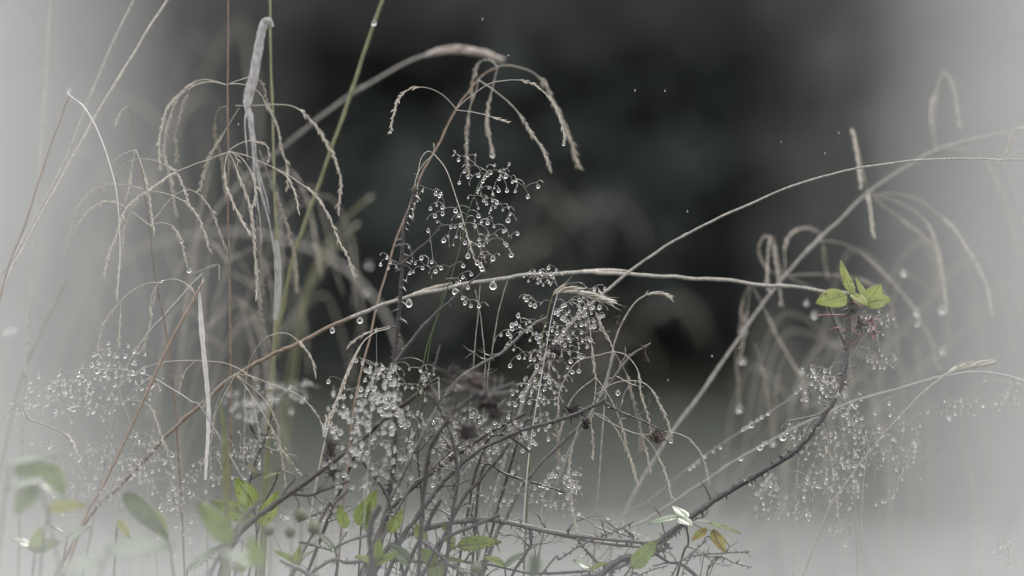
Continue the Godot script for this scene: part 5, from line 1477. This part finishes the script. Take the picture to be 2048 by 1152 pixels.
	panicle("pale dewy panicle hanging under the right cane's bend", [1585, 1170, 1590, 1020, 1600, 900, 1618, 848, 1640, 836, 1655, 880, 1665, 940, 1675, 1010, 1686, 1110], 0.01, 0.0, 2.4, 0.5, list, 0.02, M.straw, "the pale panicle hanging under the right cane's bend", 14, 2.2, 0.75)
	list = scatter(64, 29, 1640, 775, 50, 45, 2.8, 4.4) + scatter(65, 13, 1760, 650, 55, 40, 2.4, 3.6) + scatter(66, 10, 1760, 720, 40, 20, 2.4, 3.4) + scatter(67, 16, 1700, 830, 50, 40, 2.6, 4.0)
	panicle("thin dewy panicle around the leafy bramble top's stem", [1715, 1170, 1710, 1000, 1690, 880, 1680, 800, 1700, 720, 1740, 660, 1790, 620], 0.01, 0.0, 2.2, 0.4, list, 0.02, M.grey_stem, "the thin panicle around the leafy top's stem", 15, 2.0, 0.9)
	list = scatter(68, 13, 1920, 800, 90, 60, 2.4, 3.8, 18) + scatter(69, 13, 2030, 790, 30, 50, 2.6, 3.8, 12) + scatter(70, 10, 1790, 960, 60, 60, 2.4, 3.4, 18)
	panicle("faint sparse panicle in the mist at the right edge", [1960, 1180, 1950, 1000, 1925, 880, 1930, 800, 1980, 760, 2030, 770], 0.02, 0.0, 2.2, 0.4, list, 0.03, M.straw, "the faint panicle at the right edge", 16, 1.4, 1.3)
	list = scatter(71, 19, 2020, 1110, 50, 30, 2.6, 4.0, 12)
	panicle("faint dewy tuft in the lower right corner", [2010, 1220, 2015, 1150, 2020, 1100], 0.0, 0.0, 2.2, 0.3, list, 0.02, M.straw, "the faint tuft in the lower right corner", 17, 1.0, 0.6)

func companions() -> void:
	# [label, group, x, top y, back, lean, width, fingers, reach, hang, wet]
	var n := 0
	var sets := [
		["blurred finger grass behind the small finger grass at left", [[330, 260, 0.75, 0.12, 3.6, 6, 0.06, 0.09], [230, 400, 0.5, 0.1, 4, 7, 0.05, 0.08], [430, 120, 1.0, 0.2, 5, 7, 0.08, 0.11]]],
		["blurred finger grass behind the grey folded blade", [[500, 370, 0.26, 0.08, 3.6, 9, 0.04, 0.09], [570, 430, 0.34, 0.12, 3.6, 9, 0.045, 0.09], [650, 530, 0.5, 0.15, 3.6, 7, 0.055, 0.07]]],
		["blurred finger grass behind the leafy bramble top", [[1780, 560, 0.36, 0.2, 3.6, 9, 0.06, 0.09], [1870, 590, 0.32, 0.22, 3.6, 9, 0.055, 0.10], [1950, 640, 0.42, 0.25, 3.6, 8, 0.055, 0.09]]],
		["soft pale fan of grass far behind the arching stem", [[1140, 440, 2.0, 0.35, 4, 10, 0.09, 0.05], [1300, 630, 2.0, 0.3, 4, 8, 0.08, 0.04]]],
	]
	for s in sets:
		for a in s[1]:
			n += 1
			loose_finger_grass(s[0], "the " + s[0] + ", several", n, a[0], a[1], a[2], a[3], a[4], a[5], a[6], a[7], 0.0)
	# the broad blurred arch behind the left grasses
	var raw := to_ground(path([800, 700, 770, 630, 730, 575, 680, 530, 600, 490, 520, 468, 430, 465, 340, 480, 262, 512, 200, 570, 170, 700], 0.55, 0.6))
	var t := thing("grass_stem", "broad blurred stem arching behind the left finger grasses", "grass", Vector3(raw[raw.size() - 1].x, 0, raw[raw.size() - 1].z))
	culm(t, raw, 6.5, 8, M.straw_dim)
	# two soft rush tips right of the olive stem
	for a in [[[740, 395, 700, 430, 660, 480, 620, 560, 590, 680], "upper"], [[712, 450, 680, 485, 650, 520, 615, 590, 595, 700], "lower"]]:
		raw = to_ground(path(a[0], 0.4, 0.4))
		t = thing("rush_stem", "blurred green rush tip right of the olive stem, the " + a[1] + " of two", "rush", Vector3(raw[raw.size() - 1].x, 0, raw[raw.size() - 1].z))
		culm(t, raw, 4.5, 5.5, M.olive)
		blade(t, path([a[0][0] - 10, a[0][1] + 8, a[0][0], a[0][1], a[0][0] + 6, a[0][1] - 4], 0.4, 0.4), [3, 7, 3], M.straw, Vector3(1, 0, 0.2), "tip", 0.8)
	for s in [[732, 585, 7, 0.35], [738, 530, 7, 0.4], [12, 660, 6, -0.2], [25, 658, 6, -0.2]]:
		dew(at(s[0], s[1], s[3]), s[2], "large soft blurred drop at the end of a far stem", "blurred far drops", 2)

func raindrops() -> void:
	var rain := [[1270, 180], [1330, 181], [1017, 110], [965, 37], [1860, 47], [1650, 306], [1562, 283], [1678, 265], [1375, 422], [1424, 712], [1478, 696], [1336, 760], [477, 248]]
	rain.sort_custom(func(p, q): return p[0] < q[0])
	for i in rain.size():
		var s: Array = rain[i]
		drops.append({"at": at(s[0], s[1], 0.01), "r": 1.2 * PX, "label": "tiny raindrop falling before the dark wood, %s from the left" % ordinal(i), "group": "falling raindrops", "rank": 1000.0, "fall": true})

func place_drops() -> void:
	# the drops that show largest and sharpest are objects, the rest one mass
	drops.sort_custom(func(a, b): return a.rank > b.rank)
	var rest := []
	var n := 0
	for d in drops:
		if n >= 300:
			rest.append(d)
			continue
		n += 1
		var o := MeshInstance3D.new()
		o.mesh = drop_mesh
		o.name = numbered("raindrop" if d.has("fall") else "dewdrop")
		add_child(o)
		o.position = d.at
		var f := 1.04 + 0.14 * sin(n * 2.7)
		o.scale = Vector3(d.r, d.r * (1.8 if d.has("fall") else f), d.r)
		tag(o, d.label, "raindrop" if d.has("fall") else "dewdrop", d.group)
	var mm := MultiMesh.new()
	mm.transform_format = MultiMesh.TRANSFORM_3D
	mm.mesh = drop_mesh
	mm.instance_count = rest.size()
	for i in rest.size():
		var r: float = rest[i].r
		mm.set_instance_transform(i, Transform3D(Basis().scaled(Vector3(r, r * (1.04 + 0.14 * sin(i * 2.7)), r)), rest[i].at))
	var mi := MultiMeshInstance3D.new()
	mi.multimesh = mm
	mi.name = "small_dewdrops"
	add_child(mi)
	tag(mi, "countless smaller drops beading the panicles and twigs", "dewdrops", "", "stuff")
	print("drops ", drops.size())
